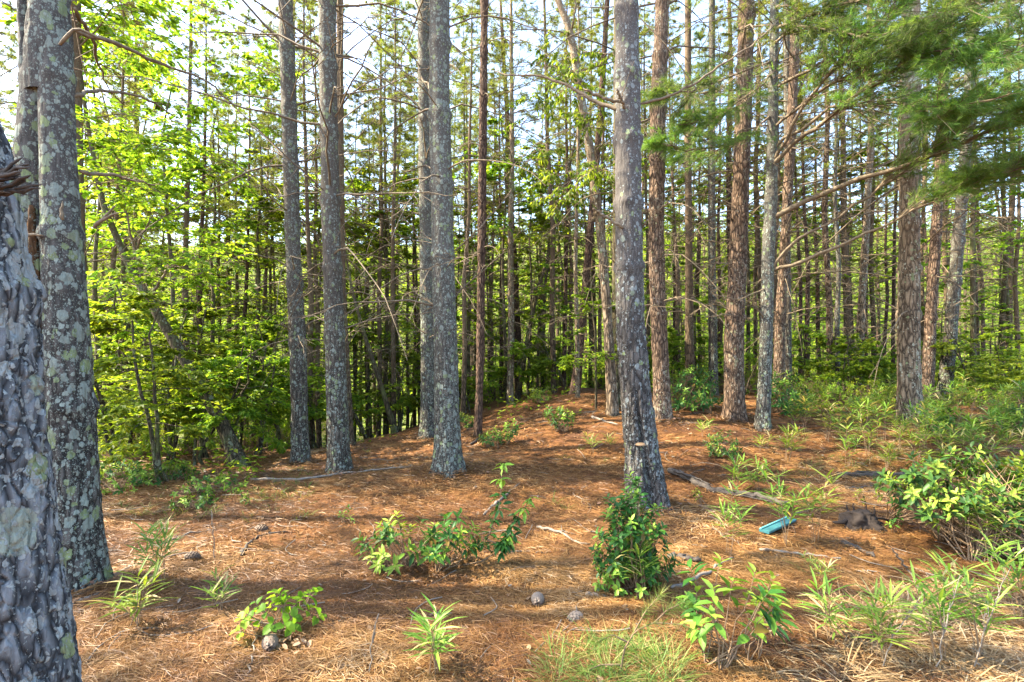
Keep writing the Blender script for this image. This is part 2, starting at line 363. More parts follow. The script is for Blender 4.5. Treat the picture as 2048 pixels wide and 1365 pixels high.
def stem(P, R, sides=16, step=.1, fine_to=6., rough=.0, plate=14., flare=.45, seed=0, knots=(), lobes=5, dent=None, aniso=.34, smooth=1.):
    """A trunk: axis P (base first), radii R, bark relief, root flare, whorl knuckles."""
    P, R = resample(P, R, step, fine_to)
    z = P[:, 2] - P[0, 2]
    V, q = tubes(P, R, sides); V = V.reshape(len(P), sides, 3)
    rad = V - P[:, None]; u = unit(rad); r0 = np.linalg.norm(rad, axis=2)
    th = np.arctan2(u[..., 1], u[..., 0])
    k = np.ones_like(r0)
    if flare: k = k + flare * np.exp(-z / .16)[:, None] * (1 + .55 * np.cos(lobes * th + seed)) * .75
    for kz in knots: k = k + .13 * np.exp(-((z - kz) / .05) ** 2)[:, None] * (1 + .6 * np.cos(4 * th + kz * 9))
    k = k + .05 * fbm(V.reshape(-1, 3) * [5, 5, 1.6], seed + 3, 3).reshape(r0.shape)
    d = r0 * (k - 1)
    if rough:
        f = V.reshape(-1, 3) * [1, 1, aniso]; f = f + .028 * np.stack([vnoise(f * 9, seed + a) for a in (1, 2, 3)], 1)
        f1, f2, idv = worley(f * plate, seed)
        e = sstep(.0, .16, f2 - f1); p3 = V.reshape(-1, 3)
        ter = fbm(p3 * [26, 26, 9], seed + 60, 3) * 3.2; ter = np.floor(ter) + sstep(.35, .65, ter - np.floor(ter))      # flakes lying over one another
        g1, g2, idw = worley((f + 7.3) * plate * 2.3, seed + 40); e2 = sstep(0, .14, g2 - g1)
        d = d + rough * (1 - smooth * .72 * sstep(.8, 3.2, z))[:, None].repeat(sides, 1) * (e.reshape(r0.shape) * 0 + (e * (.45 + .8 * idv) - .75 + .22 * ter + .35 * e2 * idw + .3 * fbm(p3 * [60, 60, 32], seed + 5, 3)).reshape(r0.shape))
    if dent is not None: d = d + dent(V, th, z[:, None])
    V = V + u * d[..., None]
    return V.reshape(-1, 3), q

def limb_paths(rng, base, az, L, el, c, N=9, jit=.035):
    t = np.linspace(0, 1, N); B = len(L)
    hd = np.stack([np.cos(az), np.sin(az), np.zeros(B)], 1)
    P = base[:, None] + hd[:, None] * (L[:, None] * t * np.cos(el)[:, None])[..., None]
    P[..., 2] += L[:, None] * (t * np.sin(el)[:, None] + c[:, None] * t * t)
    j = np.cumsum(rng.normal(size=(B, N, 3)) * jit, 1); j -= j[:, :1]
    return P + j * L[:, None, None] * .6

def twigs(rng, P, L, m, lo=.25, hi=.98, ang=(30, 70), ln=(.15, .4), zz=(-.3, .25), N=5, droop=.0):
    """m side twigs on each of the paths P: returns twig paths, their lengths and the row each one grows on."""
    B, n, _ = P.shape; b = np.repeat(np.arange(B), m); t = rng.uniform(lo, hi, B * m)
    x = t * (n - 1); i = np.minimum(x.astype(int), n - 2); f = (x - i)[:, None]
    p = P[b, i] * (1 - f) + P[b, i + 1] * f; T = unit(P[b, i + 1] - P[b, i])
    a = np.radians(rng.uniform(*ang, B * m)) * rng.choice([-1, 1], B * m)
    D = np.stack([T[:, 0] * np.cos(a) - T[:, 1] * np.sin(a), T[:, 0] * np.sin(a) + T[:, 1] * np.cos(a), T[:, 2] + rng.uniform(*zz, B * m)], 1)
    D = unit(D); l = L[b] * rng.uniform(*ln, B * m) * (1.2 - t)
    s = np.linspace(0, 1, N); bend = rng.normal(size=(B * m, 3)) * .18
    Q = p[:, None] + (D[:, None] * s[:, None] + bend[:, None] * (s * s)[:, None]) * l[:, None, None]
    Q[..., 2] -= droop * l[:, None] * s * s
    return Q, l, b

def taper(B, N, r0, r1, p=1.0):
    t = np.linspace(0, 1, N) ** p
    return np.asarray(r0)[:, None] * (1 - t) + np.asarray(r1 if np.ndim(r1) else np.full(B, r1))[:, None] * t

def pine_limbs(rng, axis, z0, z1, live, Lmax, dz=.5, k=4, per=6, nn=11, nl=.11, nw=.006, bare=.0, az_ok=None, tr=.0035, thick=.005, jit=.02, thin=.22):
    """Whorled limbs from z0 to z1: bare below `live`, needled above. Returns wood MB and needle MB."""
    zs = np.arange(z0, z1, dz) + rng.normal(size=len(np.arange(z0, z1, dz))) * .06
    zb = np.repeat(zs, k) + rng.normal(size=len(zs) * k) * .03
    az = rng.uniform(0, 2 * np.pi, len(zs)).repeat(k) + np.tile(np.arange(k) * 2 * np.pi / k, len(zs)) + rng.normal(size=len(zb)) * .35
    keep = rng.uniform(size=len(zb)) > np.where(zb < live, bare, thin)
    if az_ok is not None: keep &= az_ok(az, zb)
    zb, az = zb[keep], az[keep]; B = len(zb)
    top = np.clip((z1 - zb) / (z1 - live), 0, 1)
    L = Lmax * np.where(zb < live, rng.uniform(.45, 1.15, B) * np.clip(.5 + .55 * (zb - z0) / max(live - z0, .1), 0, 1), (.22 + .78 * top ** .8) * rng.uniform(.5, .8, B))
    el = np.where(zb < live, rng.normal(.38, .32, B), .25 + .45 * (1 - top) + rng.normal(0, .1, B))
    c = np.where(zb < live, rng.uniform(-1.0, .05, B), rng.uniform(-.25, .1, B))
    P = limb_paths(rng, np.stack([*axis(zb), zb], 1), az, L, el, c, jit=jit)
    wood = MB(); grn = MB()
    V, q = tubes(P, taper(B, 9, .006 + thick * .85 * L, .0028, .9), 4); wood.add(V, q, np.repeat(rng.uniform(0, 1, B), 36))
    Q, l, b = twigs(rng, P, L, per); V, q = tubes(Q, taper(len(l), 5, .003 + .004 * l, .0018), 3); wood.add(V, q, .3)
    Q2, l2, b2 = twigs(rng, Q, l, 3, .3, .95, ln=(.25, .6), N=3); bb = b[b2]
    V, q = tubes(Q2, taper(len(l2), 3, np.full(len(l2), tr * .8), .001), 3); wood.add(V, q, .3)
    lv = zb >= live
    T1 = Q[lv[b]]; T2 = Q2[lv[bb]]; T0 = P[lv]
    pts = [T1[:, 4], T1[:, 3], T1[:, 2], T2[:, 2], T2[:, 1], T0[:, 8], T0[:, 7]]
    dr = [T1[:, 4] - T1[:, 3]] * 2 + [T1[:, 3] - T1[:, 2], T2[:, 2] - T2[:, 1], T2[:, 1] - T2[:, 0], T0[:, 8] - T0[:, 7], T0[:, 7] - T0[:, 6]]
    pts = np.concatenate(pts); dr = unit(np.concatenate(dr))
    if len(pts): V, f, var = needles(rng, pts, dr, nn, nl, nw); grn.add(V, f, var)
    return wood, grn

def broadleaf(rng, H, spread, z0, nb, L=.085, w=.55, per=7, lean=(0, 0), r=.03, elev=.35, flat=.35, hang=0., prof=None, fine=False, wander=.12, stems=1):
    wood = MB(); grn = MB(); allP = []; allL = []
    for s in range(stems):
        n = 12; t = np.linspace(0, 1, n)
        ax = np.stack([lean[0] * t + (s - (stems - 1) / 2) * .3 * t, lean[1] * t + s * .15 * t, H * t * (1 - .08 * s)], 1) + np.cumsum(rng.normal(size=(n, 3)) * wander * [1, 1, 0], 0) * .5 * t[:, None]
        ax[0] = [s * .1, s * .05, -.05]
        V, q = tubes(ax, r * (1 - .8 * t) + .004, 7); wood.add(V, q, .2)
        zb = rng.uniform(z0, H * .97, nb // stems) if nb > 1 else np.array([H * .7])
        u = (zb - z0) / (H - z0); pf = (1 - .75 * u ** 1.5) if prof is None else prof(u)
        Lb = spread * pf * rng.uniform(.6, 1.1, len(zb)); az = np.arange(len(zb)) * 2.4 + rng.uniform(0, .8, len(zb)) + s
        base = np.stack([np.interp(zb, ax[:, 2], ax[:, 0]), np.interp(zb, ax[:, 2], ax[:, 1]), zb], 1)
        P = limb_paths(rng, base, az, Lb, rng.normal(elev, .15, len(zb)), rng.uniform(-.35, -.05, len(zb)) - hang * .5)
        allP.append(P); allL.append(Lb)
    P = np.concatenate(allP); Lb = np.concatenate(allL)
    V, q = tubes(P, taper(len(Lb), 9, .003 + .006 * Lb, .002), 4); wood.add(V, q, .3)
    Q, l, b = twigs(rng, P, Lb, per, .2, 1., ln=(.2, .5), zz=(-.12, .15), droop=hang); V, q = tubes(Q, taper(len(l), 5, .0015 + .003 * l, .0012), 3); wood.add(V, q, .3)
    Q2, l2, _ = twigs(rng, Q, l, 2, .2, .9, ln=(.4, .8), zz=(-.12, .12), N=4, droop=hang)
    Q3 = np.concatenate([Q[:, 1:].reshape(-1, 3), Q2[:, 1:].reshape(-1, 3), P[:, 5:].reshape(-1, 3)])
    D3 = np.concatenate([(Q[:, 1:] - Q[:, :-1]).reshape(-1, 3), (Q2[:, 1:] - Q2[:, :-1]).reshape(-1, 3), (P[:, 5:] - P[:, 4:-1]).reshape(-1, 3)])
    Q3 = np.repeat(Q3, 2, 0) + rng.normal(size=(2 * len(Q3), 3)) * .012; D3 = unit(np.repeat(D3, 2, 0)); a = np.tile([-1., 1.], len(D3) // 2) * rng.uniform(.4, 1.1, len(D3))
    D3 = np.stack([D3[:, 0] * np.cos(a) - D3[:, 1] * np.sin(a), D3[:, 0] * np.sin(a) + D3[:, 1] * np.cos(a), D3[:, 2] * .5 - rng.uniform(0, .25, len(D3)) - hang * 1.6], 1)
    Nn = unit(np.array([0, 0, 1.]) + rng.normal(size=D3.shape) * flat)
    V, f, var = leaves(rng, Q3, D3, Nn, L, w, fine=fine); grn.add(V, f, var)
    return wood, grn

def bush(rng, wx, wy, h, nros, L, w, per=9, bases=3, gap=(0, 0), base_r=.06, hollow=.35, droop=.25, young=.3, fine=True, lean=(0, 0), low=.25):
    """A shrub: stems rising to leaf rosettes spread through an uneven dome."""
    wood = MB(); grn = MB()
    u = unit(rng.normal(size=(nros, 3))); u[:, 2] = np.abs(u[:, 2]); rr = rng.uniform(hollow, 1, (nros, 1)) ** .6
    C = u * rr * [wx, wy, h * (1 - low)]; C[:, 2] += h * low; C[:, :2] += np.array(lean) * (C[:, 2:] / h)
    C += rng.normal(size=C.shape) * [wx * .08, wy * .08, h * .06]
    b0 = rng.normal(size=(bases, 3)) * [base_r, base_r, 0]; b0 = b0[rng.integers(0, bases, nros)]; b0[:, 2] = -.02
    t = np.linspace(0, 1, 7)[None, :, None]; mid = b0 * .6 + C * .4; mid[:, 2] = C[:, 2] * .3
    P = b0[:, None] * (1 - t) ** 2 + 2 * mid[:, None] * t * (1 - t) + C[:, None] * t * t + rng.normal(size=(nros, 7, 3)) * .012 * np.sin(np.pi * t)
    V, q = tubes(P, taper(nros, 7, (.0022 + .005 * h) * rng.uniform(.7, 1.4, nros), .0016), 4); wood.add(V, q, .3)
    T = unit(P[:, -1] - P[:, -3])
    k = per; K = nros * k; idx = np.repeat(np.arange(nros), k); a = np.tile(np.arange(k) * 2.4, nros) + rng.uniform(0, 1, K)
    e1 = unit(np.cross(T, [0.3, .2, 1.])); e2 = np.cross(T, e1)
    side = e1[idx] * np.cos(a)[:, None] + e2[idx] * np.sin(a)[:, None]
    lvl = np.tile(np.linspace(0, 1, k), nros)
    D = side + T[idx] * (.15 + .75 * lvl[:, None]) ; D[:, 2] -= droop * (1 - lvl); D += rng.normal(size=D.shape) * .15
    p = C[idx] - T[idx] * (.05 * (1 - lvl)[:, None] * L / .08)
    Nn = unit(T[idx] + np.array([0, 0, .6]) + rng.normal(size=D.shape) * .2)
    yng = (rng.uniform(size=nros) < young)
    var = np.where(yng[idx], .62 + .38 * lvl, .05 + .5 * rng.uniform(size=K))
    V, f, v = leaves(rng, p, D, Nn, L * np.where(yng[idx], .9, 1.) * (1 - .3 * lvl), w, .2, .2, fine, var); grn.add(V, f, v)
    return wood, grn

def cane(rng, h, nst, blade=.16, w=.016, spread=.12, dead=.15, nb=9, lo=.45):
    wood = MB(); grn = MB()
    for s in range(nst):
        a = rng.uniform(0, 6.28); hh = h * rng.uniform(.65, 1.05); ln = rng.uniform(.2, 1) * spread
        t = np.linspace(0, 1, 7); P = np.stack([math.cos(a) * ln * t ** 1.5 + rng.normal() * .02, math.sin(a) * ln * t ** 1.5 + rng.normal() * .02, hh * t - .02], 1)
        V, q = tubes(P, .0028 * (1 - .6 * t), 4); wood.add(V, q, .2)
        n = nb; tt = rng.uniform(lo, 1, n); tt[:3] = 1
        p = np.stack([np.interp(tt, t, P[:, i]) for i in range(3)], 1); b = np.arange(n) * 2.4 + rng.uniform(0, 6)
        up = rng.uniform(.35, 1.1, n) * np.where(tt > .95, 1.4, .8)
        D = np.stack([np.cos(b), np.sin(b), up], 1)
        Nn = unit(np.stack([-np.cos(b) * up, -np.sin(b) * up, np.ones(n)], 1) + rng.normal(size=(n, 3)) * .2)
        var = np.where(rng.uniform(size=n) < dead, .98, rng.uniform(0, .8, n))
        V, f, v = leaves(rng, p, D, Nn, blade, w / blade, .2, rng.uniform(.05, .35), True, var); grn.add(V, f, v)
    return wood, grn

def tuft(rng, n, h, w, r, spread=.6, curl=.5):
    g = MB(); a = rng.uniform(0, 6.28, n); p = np.stack([np.cos(a), np.sin(a), np.zeros(n)], 1) * r * rng.uniform(0, 1, (n, 1)); p[:, 2] -= .01
    b = a + rng.normal(size=n) * .6
    D = np.stack([np.cos(b) * spread, np.sin(b) * spread, np.ones(n)], 1) * 1.0 + rng.normal(size=(n, 3)) * .15
    Nn = np.stack([-np.cos(b), -np.sin(b), np.full(n, .4)], 1)
    V, f, v = leaves(rng, p, D, Nn, h * rng.uniform(.5, 1.1, n), w / h, .1, curl, True, None); g.add(V, f, v); return g

def rod(rng, P, r0, r1, sides=7, n=14, jit=.012, mb=None, var=.3):
    """A crooked stick along the polyline P."""
    P = np.asarray(P, float); s = np.concatenate([[0], np.cumsum(np.linalg.norm(np.diff(P, axis=0), axis=1))]); q = np.linspace(0, s[-1], n)
    Q = np.stack([np.interp(q, s, P[:, i]) for i in range(3)], 1) + rng.normal(size=(n, 3)) * jit * [1, 1, .6]
    R = np.linspace(r0, r1, n) * rng.uniform(.93, 1.07, n); R[0] *= .6; R[-1] *= .4
    V, f = tubes(Q, R, sides); mb = mb or MB()
    k = len(Q); cap0 = np.arange(sides)[None, ::-1]; cap1 = np.arange(sides)[None] + (k - 1) * sides
    mb.add(V, [f, cap0, cap1], var); return mb
# ------------------------------------------------------------------ the ground and its litter
def axis_steps(*seg):
    return np.unique(np.concatenate([np.arange(a, b + 1e-6, s) for a, b, s in seg]).round(3))
gx = axis_steps((-400, -60, 40), (-60, -16, 2), (-16, -6, .4), (-6, 6, .07), (6, 16, .4), (16, 60, 2), (60, 400, 40))
gy = axis_steps((-60, -4, 8), (-4, 1.2, .4), (1.2, 9, .07), (9, 16, .25), (16, 60, 2), (60, 400, 40))
GX, GY = np.meshgrid(gx, gy); GZ = ground(GX, GY)
near = (np.abs(GX) < 8) & (GY > 1) & (GY < 14)
fp = np.stack([GX.ravel(), GY.ravel(), GZ.ravel() * 0], 1)
GZ = GZ + np.where(near, (.016 * fbm(fp * 3.2, 11, 3) + .007 * fbm(fp * 11, 12, 2)).reshape(GX.shape), 0)
g = MB(); nx = len(gx); i = (np.arange(len(gy) - 1)[:, None] * nx + np.arange(nx - 1)[None]).ravel()
g.add(np.stack([GX, GY, GZ], -1), np.stack([i, i + 1, i + nx + 1, i + nx], 1))
go = g.build("forest_floor", M['ground']); go["kind"] = "structure"

def gfine(x, y):
    p = np.stack([x, y, x * 0], 1)
    return ground(x, y) + np.where((np.abs(x) < 8) & (y > 1) & (y < 14), .016 * fbm(p * 3.2, 11, 3) + .007 * fbm(p * 11, 12, 2), 0)

rng = np.random.default_rng(5)
def litter(n, y0, y1, L, w, lift_, seed):
    r = np.random.default_rng(seed); y = np.sqrt(r.uniform(y0 ** 2, y1 ** 2, n)); x = y * r.uniform(-1.08, 1.08, n)
    z = gfine(x, y) + r.uniform(.001, lift_, n)
    p = np.stack([x, y], 1)
    a = r.uniform(0, np.pi, n) + .8 * vnoise(np.stack([x * 2, y * 2, x * 0], 1), 8)
    l = L * r.uniform(.5, 1.1, n) / 2; d = np.stack([np.cos(a) * l, np.sin(a) * l, r.normal(0, .09, n) * l], 1)
    s = np.stack([-np.sin(a), np.cos(a), r.normal(0, .4, n)], 1) * (w / 2)
    c = np.stack([x, y, z], 1); bow = s * r.uniform(-5, 5, (n, 1)); bow[:, 2] = np.abs(bow[:, 2])
    V = np.stack([c - d - s, c - d + s, c + bow + s, c + bow - s, c + d + s * .3, c + d - s * .3], 1).reshape(-1, 3)
    k = np.arange(n)[:, None] * 6
    patch = .47 + .55 * fbm(np.stack([x * 1.3, y * 1.3, x * 0], 1), 21, 3)
    var = np.clip(patch * .62 + r.normal(.17, .16, n), 0, 1)
    return V, np.concatenate([k + [0, 3, 2, 1], k + [3, 5, 4, 2]]), np.repeat(var, 6)
lt = MB()
for n, y0, y1, L, w, h_, s in ((85000, 2.0, 3.8, .10, .0021, .018, 1), (75000, 3.4, 6.5, .11, .0036, .02, 2), (30000, 6, 11, .14, .008, .02, 3)):
    lt.add(*litter(n, y0, y1, L, w, h_, s))
lo_ = lt.build("needle_litter", M['litter'], smooth=False); lo_["kind"] = "stuff"; lo_["label"] = "rust coloured fallen pine needles matted over the ground"
# flakes of bark and bleached chips among the needles
n = 900; y = np.sqrt(rng.uniform(4, 64, n)); x = y * rng.uniform(-1, 1, n); a = rng.uniform(0, 6.28, n)
V, f, v = leaves(rng, np.stack([x, y, gfine(x, y) + .012], 1), np.stack([np.cos(a), np.sin(a), rng.normal(size=n) * .15], 1), unit(np.array([0, 0, 1.]) + rng.normal(size=(n, 3)) * .3), rng.uniform(.02, .06, n), .5, .1, .1, True)
co = MB().add(V, f, v).build("bark_litter", M['deadleaf']); co["kind"] = "stuff"; co["label"] = "brown bark flakes and dead leaves lying among the needles"
n = 260; y = np.sqrt(rng.uniform(4, 50, n)); x = y * rng.uniform(-.7, 1, n); a = rng.uniform(0, 6.28, n)
V, f, v = leaves(rng, np.stack([x, y, gfine(x, y) + .014], 1), np.stack([np.cos(a), np.sin(a), rng.normal(size=n) * .15], 1), unit(np.array([0, 0, 1.]) + rng.normal(size=(n, 3)) * .3), rng.uniform(.02, .05, n), .4, .1, .05, True)
co = MB().add(V, f, v).build("chip_litter", M['stick']); co["kind"] = "stuff"; co["label"] = "bleached wood chips scattered over the needles"
# fine fallen twigs
n = 420; y = np.sqrt(rng.uniform(4.4, 90, n)); x = y * rng.uniform(-1, 1, n); a = rng.uniform(0, 6.28, n); L = rng.uniform(.08, .4, n); t = np.linspace(-.5, .5, 6)
bow = rng.normal(size=n) * .18
tx = x[:, None] + np.cos(a)[:, None] * L[:, None] * t - np.sin(a)[:, None] * (bow * L)[:, None] * t * t * 4; ty = y[:, None] + np.sin(a)[:, None] * L[:, None] * t + np.cos(a)[:, None] * (bow * L)[:, None] * t * t * 4
tz = gfine(tx.ravel(), ty.ravel()).reshape(tx.shape) + .008 + np.abs(rng.normal(size=(n, 1))) * .015 * (t + .5)
V, q = tubes(np.stack([tx, ty, tz], -1), np.repeat(rng.uniform(.0018, .0045, (n, 1)), 6, 1), 4)
tw = MB().add(V, q, np.repeat(rng.uniform(0, 1, n), 24)).build("twig_litter", M['stick']); tw["kind"] = "stuff"; tw["label"] = "thin fallen twigs strewn over the needle floor"

# ------------------------------------------------------------------ the large pines, traced one by one
BASES = []         # (point, radius) of the near trunks, for the litter heaped round them
HERO = []          # (column at eye height, short name) of each landmark tree
def hero_axis(pts, d, H):
    """pts = (column, row, width) from the top of what shows down to the base; returns local axis, radii, base point."""
    b = at(pts[-1][0], pts[-1][1], d); d = b[1]
    P = np.array([lift(p[0], p[1], d) for p in pts])[::-1] - b; R = np.array([p[2] / F * d / 2 * slant(p[0]) for p in pts])[::-1].copy()
    P[0] = [0, 0, -.06]
    dz = P[-1] - P[-2]; sl = dz[:2] / max(dz[2], .1); top = P[-1]
    ext = np.array([[top[0] + sl[0] * k * .7, top[1], top[2] + k] for k in np.linspace(1.5, max(H - top[2], 2), 6)])
    er = np.linspace(R[-1], .02, 7)[1:]
    return np.concatenate([P, ext]), np.concatenate([R, er]), b

def hero(name, label, short, pts, d=None, bark='speck', H=15., sides=26, step=.04, rough=.007, plate=20., z0=1.7, live=6.5, Lmax=2.9, k=6, per=7, bare=.12, seed=1, dz=.8, flare=.55, az_ok=None, dent=None, nn=8, lobes=5, cat='tree', aniso=.34):
    r = np.random.default_rng(seed); P, R, b = hero_axis(pts, d, H)
    t = thing(name, label, cat, b); BASES.append((b, R[0] * 1.25))
    ax = lambda z: (np.interp(z, P[:, 2], P[:, 0]), np.interp(z, P[:, 2], P[:, 1]))
    zt = P[-1, 2]
    V, q = stem(P, R, sides, step, 6.5, rough, plate, flare, seed, np.arange(z0, zt, dz), lobes, dent, aniso, .3 if bark in ('red', 'rust', 'pale') else 1.)
    MB().add(V, q).build("trunk", M[bark], t)
    if k:
        w, gmb = pine_limbs(r, ax, z0, zt - .2, live, Lmax, dz, k, per, nn, .11, .0055, bare, az_ok, thin=.6)
        w.build("limbs", M['limb'], t)
        if gmb.n: gmb.build("crown", M['needle'], t, smooth=False)
    if short: HERO.append((P[np.argmin(abs(P[:, 2] - EYE)), 0] / b[1] * F + b[0] / b[1] * F + CX, short))
    return t, ax, b, P, R

# nearest trunk, cut by the left edge
t, ax, b, P, R = hero("pine_tree", "nearest pine with flaky blue-grey bark and white lichen, cut off by the left edge", None,
    [(-220, -60, 190), (-140, 130, 210), (-76, 300, 225), (-62, 450, 238), (-38, 700, 248), (-10, 1000, 255), (30, 1365, 262), (85, 1840, 300)], 1.35, 'front', 12., 330, .0055, .0075, 30., k=0, seed=3, flare=.2, aniso=.55)
r = np.random.default_rng(8)
c0 = lift(2, 372, 1.30) - b
sp = MB()
for s in range(22):
    o = r.normal(size=3) * .012; rod(r, [c0 + [-.06, .02, .0] + o, c0 + [.0, .0, .004] + o * 1.2, c0 + [r.uniform(.035, .085), -.01, r.uniform(.0, .03)] + o * 1.6], .008, .003, 5, 9, .003, sp)
sp.build("branch_stub", M['log'], t)

# twin-stemmed pine
b = at(140, 1165); D1 = b[1]
t = thing("pine_tree", "forked twin-stemmed pine crusted with round pale lichen beside the nearest trunk", "tree", b)
HERO.append((140, "forked pine")); BASES.append((b, .27))
def loc(pts): return np.array([lift(p[0], p[1], D1) for p in pts])[::-1] - b, np.array([p[2] / F * D1 / 2 * slant(p[0]) for p in pts])[::-1]
for pts, seed, dy in (([(112, 60, 66), (118, 130, 72), (122, 300, 78), (127, 430, 84), (141, 700, 97), (157, 1000, 104), (164, 1185, 118)], 4, -.02),
                  ([(92, 60, 70), (78, 130, 84), (62, 300, 90), (58, 430, 90), (74, 700, 84), (98, 1000, 100), (112, 1185, 118)], 5, .03)):
    P, R = loc(pts); P[:, 1] += dy; P[0, 2] = -.08
    V, q = stem(P, R, 84, .018, 7, .007, 22., .28, seed, (1.2, 2.3, 3.3)); MB().add(V, q).build("trunk", M['rosette'], t)
P, R = loc([(-20, -1500, 8), (50, -700, 50), (100, -200, 78), (102, 0, 86), (98, 100, 104), (94, 190, 92)])
V, q = stem(P, R, 60, .025, 2.5, .006, 22., 0, 6); MB().add(V, q).build("trunk", M['rosette'], t)
axz = lambda z, P=P: (np.interp(z, P[:, 2], P[:, 0]), np.interp(z, P[:, 2], P[:, 1]))
w, gmb = pine_limbs(np.random.default_rng(9), axz, 4.2, P[-1, 2] - .2, 5., 2.0, .5, 4, 6, 10, .11, .0055, .4)
w.build("limbs", M['limb'], t); gmb.build("crown", M['needle'], t, smooth=False)
P, R = loc([(10, -500, 16), (22, 0, 27), (34, 200, 36), (52, 400, 44)]); P[:, 1] += .08
V, q = stem(P, R, 40, .03, 3, .004, 20., 0, 7); MB().add(V, q).build("secondary_stem", M['rosette'], t)
P, R = loc([(92, 420, 10), (94, 560, 30), (98, 700, 40), (109, 850, 44), (125, 980, 36), (138, 1060, 14)]); P[:, 1] -= .095
V, q = stem(P, R, 30, .02, 4, .010, 34., 0, 8); MB().add(V, q).build("bark_seam", M['crevice'], t)
r = np.random.default_rng(2)
for p in ([(160, 448), (185, 425), (207, 400)], [(160, 445), (190, 425), (218, 416)], [(126, 440), (123, 425), (126, 403)], [(50, 472), (70, 470), (88, 472)], [(120, 90), (150, 55), (185, 62)]):
    rod(r, [lift(x, y, D1 - .16) - b + [0, .0 + .1 * (x > 150), 0] for x, y in p], .013, .005, 6, 8, .002).build("dead_stub", M['limb'], t)
for pts in ([(150, 60), (240, 90), (330, 130), (420, 165), (470, 215)], [(140, 195), (200, 180), (280, 190), (360, 240)], [(150, 20), (180, 70), (200, 130), (225, 195)], [(160, 345), (230, 352), (310, 372)]):
    bb = MB(); k = len(pts); rod(r, [lift(x, y, D1 + .25 * i) - b for i, (x, y) in enumerate(pts)], .016, .004, 6, 16, .008, bb, .5)
    Pb = np.array([lift(x, y, D1 + .25 * i) - b for i, (x, y) in enumerate(pts)]); s = np.linspace(0, k - 1, 9); Pb = np.stack([np.interp(s, np.arange(k), Pb[:, i]) for i in range(3)], 1)[None]
    Q, l, _ = twigs(r, Pb, np.array([1.2]), 9); V, q = tubes(Q, taper(len(l), 5, np.full(len(l), .004), .0015), 3); bb.add(V, q, .3)
    bb.build("bare_branch", M['limb'], t)

